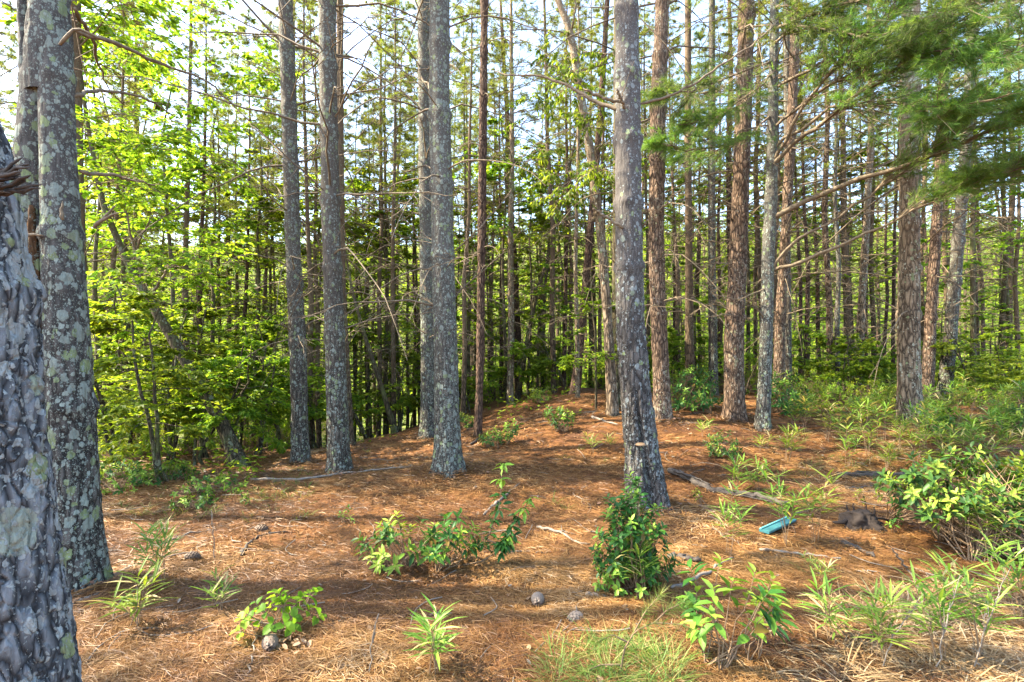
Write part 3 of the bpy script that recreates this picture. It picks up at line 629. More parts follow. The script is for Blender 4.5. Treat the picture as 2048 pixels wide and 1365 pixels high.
H_ = [
 # name label short pts bark kwargs
 ("slim speckled pine dotted with pale lichen, left of the straight grey pine", "slim speckled pine", [(571, 0, 30), (579, 250, 31), (586, 500, 32), (596, 700, 34), (601, 925, 35)], 'speck', dict(seed=11, live=6.0, Lmax=2.8, bare=.2)),
 ("straight grey pine with small lichen flecks, next right of the slim speckled pine", "straight grey pine", [(654, 0, 36), (658, 250, 37), (663, 500, 38), (671, 700, 40), (679, 945, 46)], 'speck', dict(seed=12, live=6.2, Lmax=2.8, bare=.25, sides=34, step=.035)),
 ("thick grey pine whitened by lichen on the low mound in the middle", "thick grey pine", [(879, 0, 40), (879, 230, 42), (884, 430, 43), (891, 700, 47), (896, 942, 56)], 'lichen', dict(seed=13, live=6.4, Lmax=2.8, bare=.3, sides=42, step=.03)),
 ("lichen-greened pine half hidden behind the thick grey pine", None, [(848, 0, 26), (850, 250, 27), (853, 500, 28), (857, 700, 31), (858, 877, 36)], 'lichen', dict(seed=14, live=6.5, bare=.3)),
 ("thin straight rust-red trunk standing right of the thick grey pine", "rust-red trunk", [(969, 0, 15), (966, 250, 16), (963, 500, 16), (961, 700, 16), (956, 874, 15)], 'rust', dict(seed=15, live=7.5, Lmax=1.3, bare=.3, z0=3., sides=18, step=.06)),
 ("reddish furrowed pine just right of the pine with the fungus", "furrowed reddish pine", [(1325, 0, 27), (1316, 220, 31), (1312, 450, 31), (1317, 650, 32), (1327, 841, 36)], 'red', dict(seed=17, live=6.6, Lmax=2.8, bare=.3)),
 ("broad reddish pine lit warm by the sun, left of the low-branched pine", "broad reddish pine", [(1494, 0, 32), (1486, 250, 34), (1477, 500, 36), (1467, 700, 39), (1470, 840, 44)], 'red', dict(seed=18, live=6.3, Lmax=2.8, bare=.25)),
 ("stout pale-brown pine lit on one side, right of the long bare boughs", "stout pale pine", [(1822, 0, 38), (1820, 250, 42), (1819, 450, 44), (1817, 700, 48), (1821, 843, 55)], 'pale', dict(seed=20, live=4.6, Lmax=2.8, bare=.3, sides=36, step=.035, dz=.7)),
 ("slanting dark pine with white lichen flecks, behind the stout pale pine", "slanting dark pine", [(1950, 0, 20), (1932, 300, 24), (1915, 500, 27), (1898, 700, 29), (1886, 806, 34)], 'speck', dict(seed=21, live=5.0, Lmax=2.8, bare=.1, z0=2.4)),
 ("brown trunk tilted behind the stout pale pine", None, [(1890, 100, 20), (1876, 400, 22), (1862, 620, 25), (1852, 785, 30)], 'red', dict(seed=22, d=9.6, live=6., Lmax=2, bare=.2)),
 ("slender brown pine left of the grey-green pine, beyond the furrowed reddish pine", None, [(1376, 0, 13), (1376, 300, 14), (1378, 550, 15), (1380, 772, 20)], 'brown', dict(seed=23, d=11.2, live=7., bare=.3)),
 ("grey-green pine standing alone between the furrowed and the broad reddish pines", None, [(1424, 0, 13), (1423, 300, 14), (1424, 550, 16), (1427, 752, 20)], 'speck', dict(seed=24, d=11.4, live=7., bare=.3)),
 ("red-brown pine close behind the low-branched pine", None, [(1590, 60, 20), (1583, 260, 20), (1570, 480, 20), (1560, 650, 21), (1558, 775, 28)], 'red', dict(seed=25, d=9.8, live=6.6, bare=.3)),
 ("lichened grey pine touching the red-brown pine behind the low-branched pine", None, [(1574, 240, 13), (1575, 480, 13), (1576, 650, 14), (1577, 782, 18)], 'speck', dict(seed=26, d=10.2, live=7., bare=.3)),
 ("dark mossy trunk looking out left of the pine with the fungus", None, [(1236, 100, 18), (1236, 400, 20), (1234, 650, 22), (1231, 820, 28)], 'dark', dict(seed=27, d=9.4, live=7., bare=.4)),
 ("rough brown pine close behind the forked pine", None, [(150, 0, 26), (154, 300, 26), (160, 560, 28), (166, 940, 34)], 'brown', dict(seed=28, d=5.9, live=6.5, Lmax=1.5, bare=.2)),
 ("brown pine close behind the straight grey pine", None, [(680, 0, 13), (680, 300, 15), (684, 600, 17), (698, 884, 22)], 'brown', dict(seed=29, d=8.6, live=6.8, bare=.3)),
]
for label, short, pts, bark, kw in H_:
    hero("pine_tree", label, short, pts, bark=bark, **kw)

# the pine with the bracket fungus
def dent(V, th, z):
    c = np.interp(z, [0, .3, .55, .8, 1.1, 1.3], [-1.35, -1.45, -1.62, -1.68, -1.75, -1.75])
    w = np.exp(-((th - c) / np.interp(z, [0, .5, .9, 1.2], [.30, .20, .13, .05])) ** 2)
    return -w * np.interp(z, [0, .05, .3, .50, .56, .62, .72, .85, 1.0, 1.25], [.02, .06, .075, .06, .02, .03, .065, .06, .025, 0])
t, ax, b, P, R = hero("pine_tree", "leaning grey pine with a split base and one bracket fungus, in front of the path", "fungus pine",
    [(1254, 0, 46), (1255, 220, 50), (1257, 450, 54), (1261, 650, 58), (1272, 800, 60), (1283, 900, 66), (1296, 1015, 86)], None, 'fungus', 15.5, 72, .016, .011, 22., z0=2.3, live=6.8, Lmax=1.9, k=6, bare=1., seed=16, flare=.34, dz=.6, dent=dent, lobes=4)
fz = EYE - (890 - HOR) / F * (b[1] - .15) - b[2]; fx = (1281 - CX) / F * (b[1] - .15) - b[0]; fc = np.array([fx, -.145, fz])
fm = MB(); n = 14; a = np.linspace(0, np.pi, n); prof = [(0, .020), (.55, .018), (.9, .008), (1.0, .0), (.9, -.004), (.4, -.010), (0, -.014)]
V = np.array([[math.cos(x) * .048 * q0, -math.sin(x) * .055 * q0, zz] for q0, zz in prof for x in a]) + fc; k = len(prof)
fm.add(V, np.array([[i * n + j, i * n + j + 1, (i + 1) * n + j + 1, (i + 1) * n + j] for i in range(k - 1) for j in range(n - 1)])).build("bracket_fungus", M['fungus_cap'], t)
r = np.random.default_rng(31)
def long_branch(t, b, pts, d0, d1, r0, mat='limb', tw=10, ln=(.12, .3), name="bare_branch", r1=.004, L=1.6):
    k = len(pts); W = np.array([lift(x, y, d0 + (d1 - d0) * i / (k - 1)) - b for i, (x, y) in enumerate(pts)])
    bb = MB(); rod(r, W, r0, r1, 7, 22, .007, bb, .4)
    s = np.linspace(0, k - 1, 11); Pb = np.stack([np.interp(s, np.arange(k), W[:, i]) for i in range(3)], 1)[None]
    Q, l, _ = twigs(r, Pb, np.array([L]), tw, .3, ln=ln)
    V, q = tubes(Q, taper(len(l), 5, np.full(len(l), .0045), .0016), 3); bb.add(V, q, .3)
    bb.build(name, M[mat], t); return Pb
D6 = b[1]
long_branch(t, b, [(1245, 222), (1200, 208), (1130, 168), (1075, 152), (1010, 150), (985, 140)], D6 - .05, D6 + .5, .021)
long_branch(t, b, [(1240, 205), (1205, 195), (1165, 178)], D6 - .1, D6 - .1, .016, tw=2, r1=.010)
long_branch(t, b, [(1250, 218), (1240, 195), (1234, 178)], D6 - .16, D6 - .25, .016, tw=0 or 1, r1=.010)
long_branch(t, b, [(1246, 456), (1215, 436), (1186, 418)], D6 - .1, D6 - .15, .016, tw=1, r1=.011)
long_branch(t, b, [(1276, 212), (1330, 195), (1390, 168), (1440, 130), (1500, 95), (1560, 40)], D6, D6 + .2, .014)
long_branch(t, b, [(1278, 460), (1296, 440)], D6, D6 - .1, .012, tw=1, r1=.007)

# the low-branched pine whose boughs sweep to the right
t, ax, b, P, R = hero("pine_tree", "low-branched pine sending long needled boughs out to the right", "low-branched pine",
    [(1549, 0, 18), (1546, 210, 19), (1545, 230, 22), (1544, 350, 24), (1537, 500, 26), (1532, 700, 27), (1525, 860, 31)], None, 'lichen', 13., 30, .04, .006, 22., z0=3.0, live=5.2, Lmax=1.9, k=6, bare=1., seed=19, dz=.5)
D7 = b[1]; r = np.random.default_rng(37)
boughs = [
 # bare inner length, then needled: pixel path, start and end distance, start radius, share that is bare
 ([(1542, 440), (1620, 398), (1700, 362), (1800, 335), (1900, 300), (1980, 262), (2060, 225), (2160, 160)], D7, 5.2, .042, .42),
 ([(1543, 335), (1590, 280), (1650, 250), (1690, 205), (1760, 165), (1830, 110), (1900, 45), (1980, -50)], D7, 5.4, .036, .25),
 ([(1540, 545), (1600, 522), (1680, 490), (1760, 455), (1850, 410), (1950, 370), (2060, 330)], D7, 5.8, .028, .55),
 ([(1538, 545), (1585, 480), (1660, 445), (1740, 390), (1800, 350), (1880, 290), (1960, 200)], D7, 6.2, .024, .5),
 ([(1544, 328), (1600, 225), (1680, 120), (1760, 40), (1820, -40)], D7, 5.6, .028, .2),
 ([(1545, 230), (1500, 270), (1440, 295), (1370, 300), (1310, 290)], D7, 6.6, .018, .2),
 ([(1546, 120), (1470, 150), (1390, 180), (1320, 190)], D7, 6.4, .018, .2),
 ([(1547, 60), (1640, 20), (1750, -10), (1880, -60)], D7, 5.6, .022, .1),
 ([(1547, 180), (1640, 130), (1740, 110), (1850, 80), (1960, 40)], D7, 5.2, .024, .15),
 ([(1544, 260), (1640, 180), (1760, 120), (1880, 100), (2000, 120)], D7, 5.0, .022, .2),
 ([(1545, 90), (1600, 50), (1690, 70), (1800, 90)], D7, 5.8, .020, .1),
 ([(1546, 150), (1500, 190), (1430, 235), (1350, 250)], D7, 6.8, .016, .2),
 ([(1547, 20), (1600, 0), (1680, -30), (1750, -70)], D7, 6.2, .020, .1),
 ([(1545, 300), (1660, 215), (1790, 205), (1900, 215), (2020, 190)], D7, 5.0, .026, .2),
]
def bough(t, b, pts, d0, d1, r0, bare, seed, per=64, nn=7, sub=5, mat='bough'):
    r = np.random.default_rng(seed); k = len(pts)
    W = np.array([lift(x, y, d0 + (d1 - d0) * i / (k - 1)) - b for i, (x, y) in enumerate(pts)]); s = np.linspace(0, k - 1, 17)
    Pb = np.stack([np.interp(s, np.arange(k), W[:, i]) for i in range(3)], 1) + r.normal(size=(17, 3)) * .012
    L = np.linalg.norm(W[-1] - W[0]); wood = MB()
    V, q = tubes(Pb, np.linspace(r0, .006, 17), 7); wood.add(V, q, .4)
    Q, l, _ = twigs(r, Pb[None], np.array([L]), per, bare, 1.0, (12, 48), (.16, .46), (-.2, .35), 7)
    V, q = tubes(Q, taper(len(l), 7, .003 + .004 * l, .002), 4); wood.add(V, q, .4)
    Q2, l2, _ = twigs(r, Q, l, sub, .25, 1., (12, 45), (.25, .6), (-.25, .3), 4)
    V, q = tubes(Q2, taper(len(l2), 4, np.full(len(l2), .0025), .0015), 3); wood.add(V, q, .4)
    Q3, l3, _ = twigs(r, Pb[None], np.array([L]), 14, .05, bare + .2, (30, 70), (.06, .2), (-.4, .3), 5)
    V, q = tubes(Q3, taper(len(l3), 5, np.full(len(l3), .004), .0015), 3); wood.add(V, q, .2)
    o = wood.build("bough", M['limb'], t)
    p = np.concatenate([Q[:, 3:].reshape(-1, 3), Q2[:, 1:].reshape(-1, 3)]); d = np.concatenate([(Q[:, 3:] - Q[:, 2:-1]).reshape(-1, 3), (Q2[:, 1:] - Q2[:, :-1]).reshape(-1, 3)])
    V, f, v = needles(r, p, unit(d), nn, .125, .0042, 1.5); MB().add(V, f, v).build("needle_spray", M[mat], o, smooth=False)
for i, (pts, d0, d1, r0, bare) in enumerate(boughs): bough(t, b, pts, d0, d1, r0, bare, 100 + i)
for pts in ([(1538, 250), (1480, 262), (1425, 330)], [(1535, 575), (1480, 600), (1430, 590)], [(1530, 640), (1500, 600), (1465, 560)]):
    long_branch(t, b, pts, D7, D7 - .6, .012, L=.9)

# the bough-laden pine outside the right edge, whose sprays hang into the corner
b2 = at(2330, 800, 6.6)
t2 = thing("pine_tree", "pine past the right edge whose bright needle sprays hang into the upper corner", "tree", b2)
P2 = np.array([[0, 0, -.05], [0, 0, 3], [.1, 0, 7], [.1, .1, 13]]); V, q = stem(P2, np.array([.17, .15, .12, .02]), 24, .08, 7, .006, 20., .4, 41); MB().add(V, q).build("trunk", M['speck'], t2)
w, gmb = pine_limbs(np.random.default_rng(43), lambda z: (z * 0, z * 0), 6.5, 12.8, 6.6, 2.2, .5, 5); w.build("limbs", M['limb'], t2); gmb.build("crown", M['needle'], t2, smooth=False)
for i, (pts, d0, d1, r0, bare) in enumerate([
 ([(2330, 330), (2200, 270), (2080, 235), (1960, 225), (1850, 215)], 6.6, 5.6, .03, .2),
 ([(2330, 200), (2200, 130), (2080, 90), (1980, 100), (1890, 120)], 6.6, 5.4, .03, .2),
 ([(2330, 60), (2200, 0), (2060, -10), (1940, 10), (1840, 40)], 6.6, 5.2, .03, .2),
 ([(2330, 430), (2210, 380), (2100, 350), (2000, 350), (1930, 360)], 6.6, 6.0, .026, .3)]): bough(t2, b2, pts, d0, d1, r0, bare, 130 + i)

# leaning broadleaf trees and dead poles, traced
def leaner(name, label, short, pts, d, bark, r_seed, H, limbs=(), cat="tree", crown=None, sides=20, flare=.35):
    P, R, b = hero_axis(pts, d, H); t = thing(name, label, cat, b)
    V, q = stem(P, R, sides, .06, 6, .004, 18., flare, r_seed); MB().add(V, q).build("trunk", M[bark], t)
    for l in limbs: long_branch(t, b, l, b[1], b[1] - .4, .022, tw=7)
    if short: HERO.append((P[np.argmin(abs(P[:, 2] - EYE)), 0] / b[1] * F + b[0] / b[1] * F + CX, short))
    return t, b, P
r = np.random.default_rng(51)
t, b, P = leaner("maple_tree", "leaning maple with a mossy lichened trunk and forked limbs above the green shrub layer", "leaning maple",
    [(175, 250, 9), (205, 410, 13), (262, 540, 18), (322, 640, 22), (400, 770, 25), (452, 862, 30), (482, 932, 40)], None, 'dark', 52, 8.,
    [[(292, 590), (272, 510), (255, 440), (240, 330)], [(300, 600), (330, 545), (360, 520), (400, 515)], [(262, 540), (280, 480), (310, 420)]])
def crown_on(t, b, seed, centres, L=.085, w=.6, per=46, rad=.55, mat='broad', hang=0., flat=.35, fine=False, name="crown"):
    """Leafy sprays round the given points (column, row, distance)."""
    r = np.random.default_rng(seed); grn = MB()
    for (x, y, d) in centres:
        c = lift(x, y, d) - b; k = 9; az = r.uniform(0, 6.28, k); Ls = rad * r.uniform(.6, 1.3, k)
        Pb = limb_paths(r, np.repeat(c[None], k, 0) + r.normal(size=(k, 3)) * .15 * rad, az, Ls, r.normal(.05 - hang, .2, k), r.uniform(-.3, .05, k))
        V, q = tubes(Pb, taper(k, 9, np.full(k, .005), .0015), 3); grn.add(V, q, .2, 1)
        Q, l, _ = twigs(r, Pb, Ls, 6, .2, 1., ln=(.25, .5), zz=(-.1, .1), droop=hang); V, q = tubes(Q, taper(len(l), 5, np.full(len(l), .003), .0012), 3); grn.add(V, q, .2, 1)
        q3 = np.concatenate([Q[:, 1:].reshape(-1, 3), Pb[:, 3:].reshape(-1, 3)]); d3 = np.concatenate([(Q[:, 1:] - Q[:, :-1]).reshape(-1, 3), (Pb[:, 3:] - Pb[:, 2:-1]).reshape(-1, 3)])
        a = r.uniform(-1.1, 1.1, len(d3)); d3 = unit(d3); d3 = np.stack([d3[:, 0] * np.cos(a) - d3[:, 1] * np.sin(a), d3[:, 0] * np.sin(a) + d3[:, 1] * np.cos(a), d3[:, 2] * .5 - r.uniform(0, .3, len(d3)) - hang * 1.8], 1)
        V, f, v = leaves(r, q3, d3, unit(np.array([0, 0, 1.]) + r.normal(size=d3.shape) * flat), L, w, fine=fine); grn.add(V, f, v)
    grn.build(name, [M[mat], M['twig']], t)
rr = np.random.default_rng(60)
crown_on(t, b, 61, [(rr.uniform(170, 420), rr.uniform(0, 560), rr.uniform(5.6, 8.0)) for _ in range(24)] + [(rr.uniform(170, 560), rr.uniform(-80, 320), rr.uniform(8, 11)) for _ in range(20)], per=30)
t, b, P = leaner("broadleaf_tree", "pale-barked broadleaf tree leaning behind the fungus pine, with drooping leaf sprays", "pale leaning tree",
    [(1108, -20, 12), (1140, 60, 14), (1160, 180, 16), (1180, 300, 17), (1203, 480, 18), (1216, 650, 19), (1226, 815, 24)], 8.6, 'pale', 53, 9.,
    [[(1142, 70), (1150, 20), (1155, -40)], [(1190, 380), (1196, 330), (1190, 290)]])
crown_on(t, b, 62, [(rr.uniform(1040, 1230), rr.uniform(60, 400), rr.uniform(7.2, 9.0)) for _ in range(13)], .085, .45, hang=.28, flat=.6, rad=.42)
t, b, P = leaner("pine_tree", "brown pine tilted to the left beyond the path, behind the pale leaning tree", None, [(1200, 240, 13), (1186, 400, 14), (1172, 560, 15), (1160, 690, 16), (1150, 792, 22)], 11.5, 'rust', 54, 13.)
t, b, P = leaner("dead_tree", "thin dead trunk leaning left, behind the straight grey pine", None, [(690, 500, 4), (706, 590, 6), (735, 690, 8), (765, 780, 10), (792, 866, 14)], None, 'dark', 55, 4.2, cat="dead tree")
t, b, P = leaner("broadleaf_tree", "dark thin tree leaning right in the gap past the rust-red trunk", None, [(1095, 520, 6), (1075, 580, 8), (1058, 660, 9), (1045, 740, 10), (1033, 800, 13)], 12.6, 'dark', 56, 7., [[(1062, 640), (1068, 560), (1072, 520)]])
crown_on(t, b, 66, [(rr.uniform(1050, 1110), rr.uniform(440, 560), rr.uniform(12, 13.4)) for _ in range(4)], rad=.6)

# needles and bark crumbs drifted against the trunks
r = np.random.default_rng(70); dm = MB(); cm = MB()
for b, R in BASES:
    if b[1] > 10.5: continue
    n = 420; a = r.uniform(0, 6.28, n); q = r.uniform(0, 1, n) ** 1.4; rad = R + .26 * q; x = b[0] + np.cos(a) * rad; y = b[1] + np.sin(a) * rad
    z = gfine(x, y) + .055 * (1 - q) ** 1.5 * r.uniform(.3, 1, n) + .004; h = a + np.pi / 2 + r.normal(size=n) * .7; L = r.uniform(.03, .065, n)
    d = np.stack([np.cos(h) * L, np.sin(h) * L, r.normal(0, .25, n) * L], 1); s = np.stack([-np.sin(h), np.cos(h), r.normal(0, .5, n)], 1) * .0022; c = np.stack([x, y, z], 1)
    dm.add(np.stack([c - d - s, c - d + s, c + d + s, c + d - s], 1).reshape(-1, 3), np.arange(n * 4).reshape(-1, 4), np.repeat(np.clip(r.normal(.42, .2, n), 0, 1), 4))
    n = 60; a = r.uniform(0, 6.28, n); q = r.uniform(0, 1, n); rad = R + .35 * q; x = b[0] + np.cos(a) * rad; y = b[1] + np.sin(a) * rad; h = r.uniform(0, 6.28, n)
    V, f, v = leaves(r, np.stack([x, y, gfine(x, y) + .02 + .03 * (1 - q)], 1), np.stack([np.cos(h), np.sin(h), r.normal(size=n) * .3], 1), unit(np.array([0, 0, 1.]) + r.normal(size=(n, 3)) * .4), r.uniform(.02, .05, n), .6, .1, .1, True); cm.add(V, f, v)
o = dm.build("needle_drift", M['litter'], smooth=False); o["kind"] = "stuff"; o["label"] = "fallen needles drifted against the trunk feet"
o = cm.build("bark_crumbs", M['deadleaf']); o["kind"] = "stuff"; o["label"] = "flakes of bark fallen round the trunk feet"
# ------------------------------------------------------------------ the wood behind: slender pines, each its own tree
AUTO = []          # (object, column, ordinal wording) - labelled at the end by the landmark trees they stand between
def part_copies(protos, k, t, barkm=None):
    for nm, me in protos[k]:
        o = put(nm, me, t)
        if nm == "trunk" and barkm: o.material_slots[0].link = 'OBJECT'; o.material_slots[0].material = barkm
pine = []
for k, (dbh, H, live, Lm, z0) in enumerate(((.13, 13, 6.2, 1.2, 1.2), (.16, 14, 6.6, 1.4, 1.0), (.20, 15.5, 6.8, 1.6, 1.4), (.26, 16.5, 7.2, 1.8, 1.5), (.15, 14, 5.6, 1.3, 1.8), (.19, 15, 6.2, 1.5, 1.2))):
    r = np.random.default_rng(200 + k); n = 8; zz = np.linspace(-.06, H, n)
    A = np.stack([np.cumsum(r.normal(size=n)) * .05, np.cumsum(r.normal(size=n)) * .05, zz], 1); A[:, :2] -= A[0, :2]
    V, q = stem(A, dbh / 2 * (1.04 - .95 * np.clip(zz / H, 0, 1) ** 1.3), 14, .12, 7, .004, 18., .35, 210 + k, np.arange(z0, H, .55))
    ax = lambda z, A=A: (np.interp(z, A[:, 2], A[:, 0]), np.interp(z, A[:, 2], A[:, 1]))
    w, gm = pine_limbs(r, ax, z0, H - .2, live, Lm * 1.45, .55, 6, 6, 5, .13, .0075, .2, tr=.004, thick=.006, thin=.12)
    pine.append([("trunk", MB().add(V, q).mesh("trunk", M['brown'])), ("limbs", w.mesh("limbs", M['limb'])), ("crown", gm.mesh("crown", M['needle'], False))])
PD = [.13, .16, .20, .26, .15, .19]
MID = [ # column, width in pixels, distance, bark
 (215, 12, 9.5, 'brown'), (240, 11, 12, 'brown'), (280, 12, 10.5, 'dark'), (375, 14, 10, 'brown'), (401, 12, 11, 'rust'), (445, 9, 13, 'rust'), (469, 9, 13.5, 'brown'), (492, 10, 12.5, 'rust'),
 (512, 7, 15, 'brown'), (527, 9, 14, 'brown'), (541, 8, 15, 'dark'), (556, 7, 16, 'brown'), (621, 12, 11, 'brown'), (638, 10, 12, 'brown'), (708, 8, 14, 'dark'), (735, 8, 14, 'brown'), (757, 10, 12.5, 'brown'),
 (770, 9, 13.5, 'dark'), (789, 10, 12, 'brown'), (815, 7, 15, 'brown'), (829, 7, 16, 'rust'), (925, 10, 11, 'brown'), (938, 8, 14, 'dark'), (984, 7, 14.5, 'brown'), (1001, 7, 14, 'rust'), (1020, 13, 12, 'pale'),
 (1083, 6, 16, 'pale'), (1108, 11, 12.2, 'brown'), (1127, 9, 13, 'rust'), (1140, 7, 13.5, 'brown'), (1155, 7, 10.8, 'pale'), (1200, 8, 14, 'brown'), (1212, 7, 15, 'rust'), (1296, 8, 14, 'brown'), (1347, 7, 15, 'rust'),
 (1358, 9, 12.5, 'brown'), (1399, 8, 14, 'rust'), (1441, 8, 13, 'rust'), (1508, 8, 14, 'brown'), (1602, 8, 13.5, 'rust'), (1616, 10, 13, 'rust'), (1640, 9, 14.5, 'rust'), (1660, 14, 11.6, 'red'),
 (1677, 11, 11, 'speck'), (1715, 17, 11.4, 'pale'), (1732, 8, 14, 'rust'), (1748, 11, 14, 'brown'), (1768, 8, 15, 'rust'), (1786, 8, 14, 'rust'), (1945, 13, 12, 'dark'), (1972, 9, 14, 'brown'), (2002, 13, 12.6, 'dark'), (2034, 11, 12, 'brown')]
r = np.random.default_rng(300)
spots = [(c, w, d, bk, "thin") for c, w, d, bk in MID]
tries = 0; occ = [(c / (F / d) , d) for c, w, d, bk in MID]
while len(spots) < len(MID) + 120 and tries < 6000:
    tries += 1
    d = 13 + 37 * r.uniform() ** 1.25; px = r.uniform(-60, 2110)
    if any(abs(px - c) < (6 if abs(d - d2) > 4 else 9) for c, w, d2, *_ in spots): continue
    spots.append((px, r.uniform(.13, .24) * F / d, d, ['brown', 'rust', 'brown', 'dark', 'brown', 'rust'][r.integers(6)], "far"))
for c, w, d, bk, kind in spots:
    dbh = w * d / F * float(slant(c)); k = int(np.argmin([abs(math.log(dbh / p)) + r.uniform(0, .12) for p in PD])); s = float(np.clip(dbh / PD[k], .75, 1.3))
    t = thing("pine_tree", "", "tree", at(c, 0, d) - [0, 0, .02], "slender pines crowded in the wood behind", r.uniform(0, 6.28)); t.scale = (s, s, s * r.uniform(.95, 1.1))
    t.rotation_euler = (r.normal() * .012, r.normal() * .012, r.uniform(0, 6.28))
    part_copies(pine, k, t, M[bk])
    AUTO.append((t, c, ("thin %s" % {'rust': 'rusty', 'brown': 'brown', 'dark': 'dark', 'pale': 'pale', 'red': 'reddish', 'speck': 'grey'}[bk] if kind == "thin" else "far slender") + " pine"))
for i, (x, y) in enumerate(((-8.5, 3.4), (-12.5, 6.4), (-7.4, 4.9), (-10, 2.0), (-14, 2.6), (-17.5, 5.6), (-20, 9.2))):   # pines beyond the left edge that shade the ground
    t = thing("pine_tree", "pine beyond the left edge of the clearing, %s from the forked pine" % ["second", "fourth", "nearest", "third", "fifth", "sixth", "seventh"][i], "tree", (x, y, ground(x, y)), "pines shading the clearing from the left", i * 1.3)
    part_copies(pine, [3, 2, 1, 4, 5, 3, 2][i], t, M['speck'])

# ------------------------------------------------------------------ broadleaf understorey
bro = []
for k, (H, sp, z0, nb, L, w, per, el) in enumerate(((2.1, 1.15, .55, 20, .085, .62, 8, .12), (2.6, 1.3, .7, 22, .09, .6, 8, .15), (6.5, 1.8, 1.6, 26, .10, .6, 5, .3), (7.5, 2.0, 2.0, 28, .105, .6, 5, .35), (4.2, 1.4, 1.0, 20, .10, .58, 6, .22), (1.3, .8, .25, 16, .08, .55, 7, .2))):
    r = np.random.default_rng(400 + k)
    w_, g_ = broadleaf(r, H, sp, z0, nb, L, w, per, (r.normal() * .2, r.normal() * .2), .012 + .0055 * H, el, .38, stems=2 if k in (0, 1, 5) else 1)
    bro.append([("stem", w_.mesh("stem", M['dark'])), ("foliage", g_.mesh("foliage", M['broad'], False))])
def sapling(px, d, k, s=1.0, rz=0., label="", py=None, word="leafy sapling", cat="sapling", group="broadleaf saplings under the pines"):
    t = thing("broadleaf_sapling" if k not in (2, 3) else "broadleaf_tree", label, cat if k not in (2, 3) else "tree", at(px, py or 0, None if py else d), group, rz); t.scale = (s, s, s)
    part_copies(bro, k, t)
    if not label: AUTO.append((t, px, word))
    return t
sapling(318, 0, 1, .85, .4, "two-stemmed maple sapling spreading layered green sprays right of the forked pine", 968)
for i, (px, d, k, s) in enumerate(((232, 6.6, 0, .95), (262, 8.0, 1, 1.0), (345, 7.4, 0, 1.05), (405, 8.2, 1, 1.0), (455, 7.6, 0, .95), (520, 9.0, 1, .95), (565, 10.0, 0, 1.1), (300, 9.6, 1, 1.1), (215, 9.0, 0, 1.1), (480, 10.6, 1, 1.0), (390, 6.9, 5, 1.0))):
    sapling(px, d, k, s, i * 1.9, word="low layered maple sapling")
for i, (px, d, k, s) in enumerate(((205, 8.4, 2, .95), (265, 10.2, 3, .95), (345, 9.0, 2, 1.0), (420, 11.0, 3, 1.0), (505, 12.0, 2, 1.1), (250, 12.5, 3, 1.1), (585, 14, 3, 1.0), (1055, 12.8, 2, .85), (980, 15., 2, .9), (640, 13.5, 2, 1.0), (740, 15, 3, .9), (830, 17, 3, .9), (915, 15, 2, .95), (1130, 16, 3, .9), (1240, 17, 3, 1.), (1390, 16, 2, 1.), (1500, 17, 3, .9), (1640, 16, 2, 1.), (1760, 18, 3, .9), (1900, 16, 2, .9), (2010, 15, 2, .9), (160, 12, 3, 1.1), (300, 15, 3, 1.3), (385, 13, 3, 1.15), (455, 15, 3, 1.3), (545, 16.5, 3, 1.35), (610, 12, 3, 1.0), (690, 17, 3, 1.4), (785, 13, 3, 1.0), (840, 14, 2, 1.1), (950, 18, 3, 1.4), (1010, 17, 3, 1.3), (1085, 14.5, 3, 1.1), (1180, 15, 3, 1.15), (1300, 15, 3, 1.1), (1440, 18, 3, 1.3), (1560, 16, 3, 1.1), (1700, 17, 3, 1.2))):
    sapling(px, d, k, s, i * 2.1, word="tall leafy tree")
for i, (px, d, k, s) in enumerate(((628, 10.5, 0, 1.), (735, 11.5, 5, 1.3), (800, 12, 0, .9), (775, 13.5, 4, .7), (905, 12.5, 4, .6), (940, 12, 5, 1.2), (1000, 12.8, 5, 1.2), (1075, 12.5, 4, .6), (1135, 12, 5, 1.1), (1290, 12.5, 0, .8), (1450, 12, 4, .6), (1600, 11.5, 0, .8), (1192, 9.2, 4, .62), (1120, 13.5, 4, .6), (1212, 11.5, 5, 1.2), (1060, 14, 0, .8), (930, 14, 5, 1.2), (990, 14, 4, .6), (1390, 12.5, 4, .7), (1340, 13, 0, .8), (1690, 10.4, 0, .72), (1742, 10.8, 0, .7), (1650, 12.2, 5, 1.1), (1785, 11, 5, 1.1),
     (1880, 12, 4, .62), (1945, 9.6, 0, .72), (2010, 10.4, 1, .6), (2050, 9., 0, .72), (1980, 12.5, 4, .6), (1850, 13, 0, .7), (740, 15, 4, .7), (820, 16, 0, .9), (690, 15, 0, .9), (870, 16, 4, .75))):
    sapling(px, d, k, s, i * 1.7)
r = np.random.default_rng(410)
for i in range(100):
    px = r.uniform(-20, 2080); d = r.uniform(12.5, 40)
    sapling(px, d, int(r.choice([2, 3, 4, 3, 2])) , r.uniform(.8, 1.2), r.uniform(0, 6), word="far leafy tree", group="leafy trees far behind the pines")

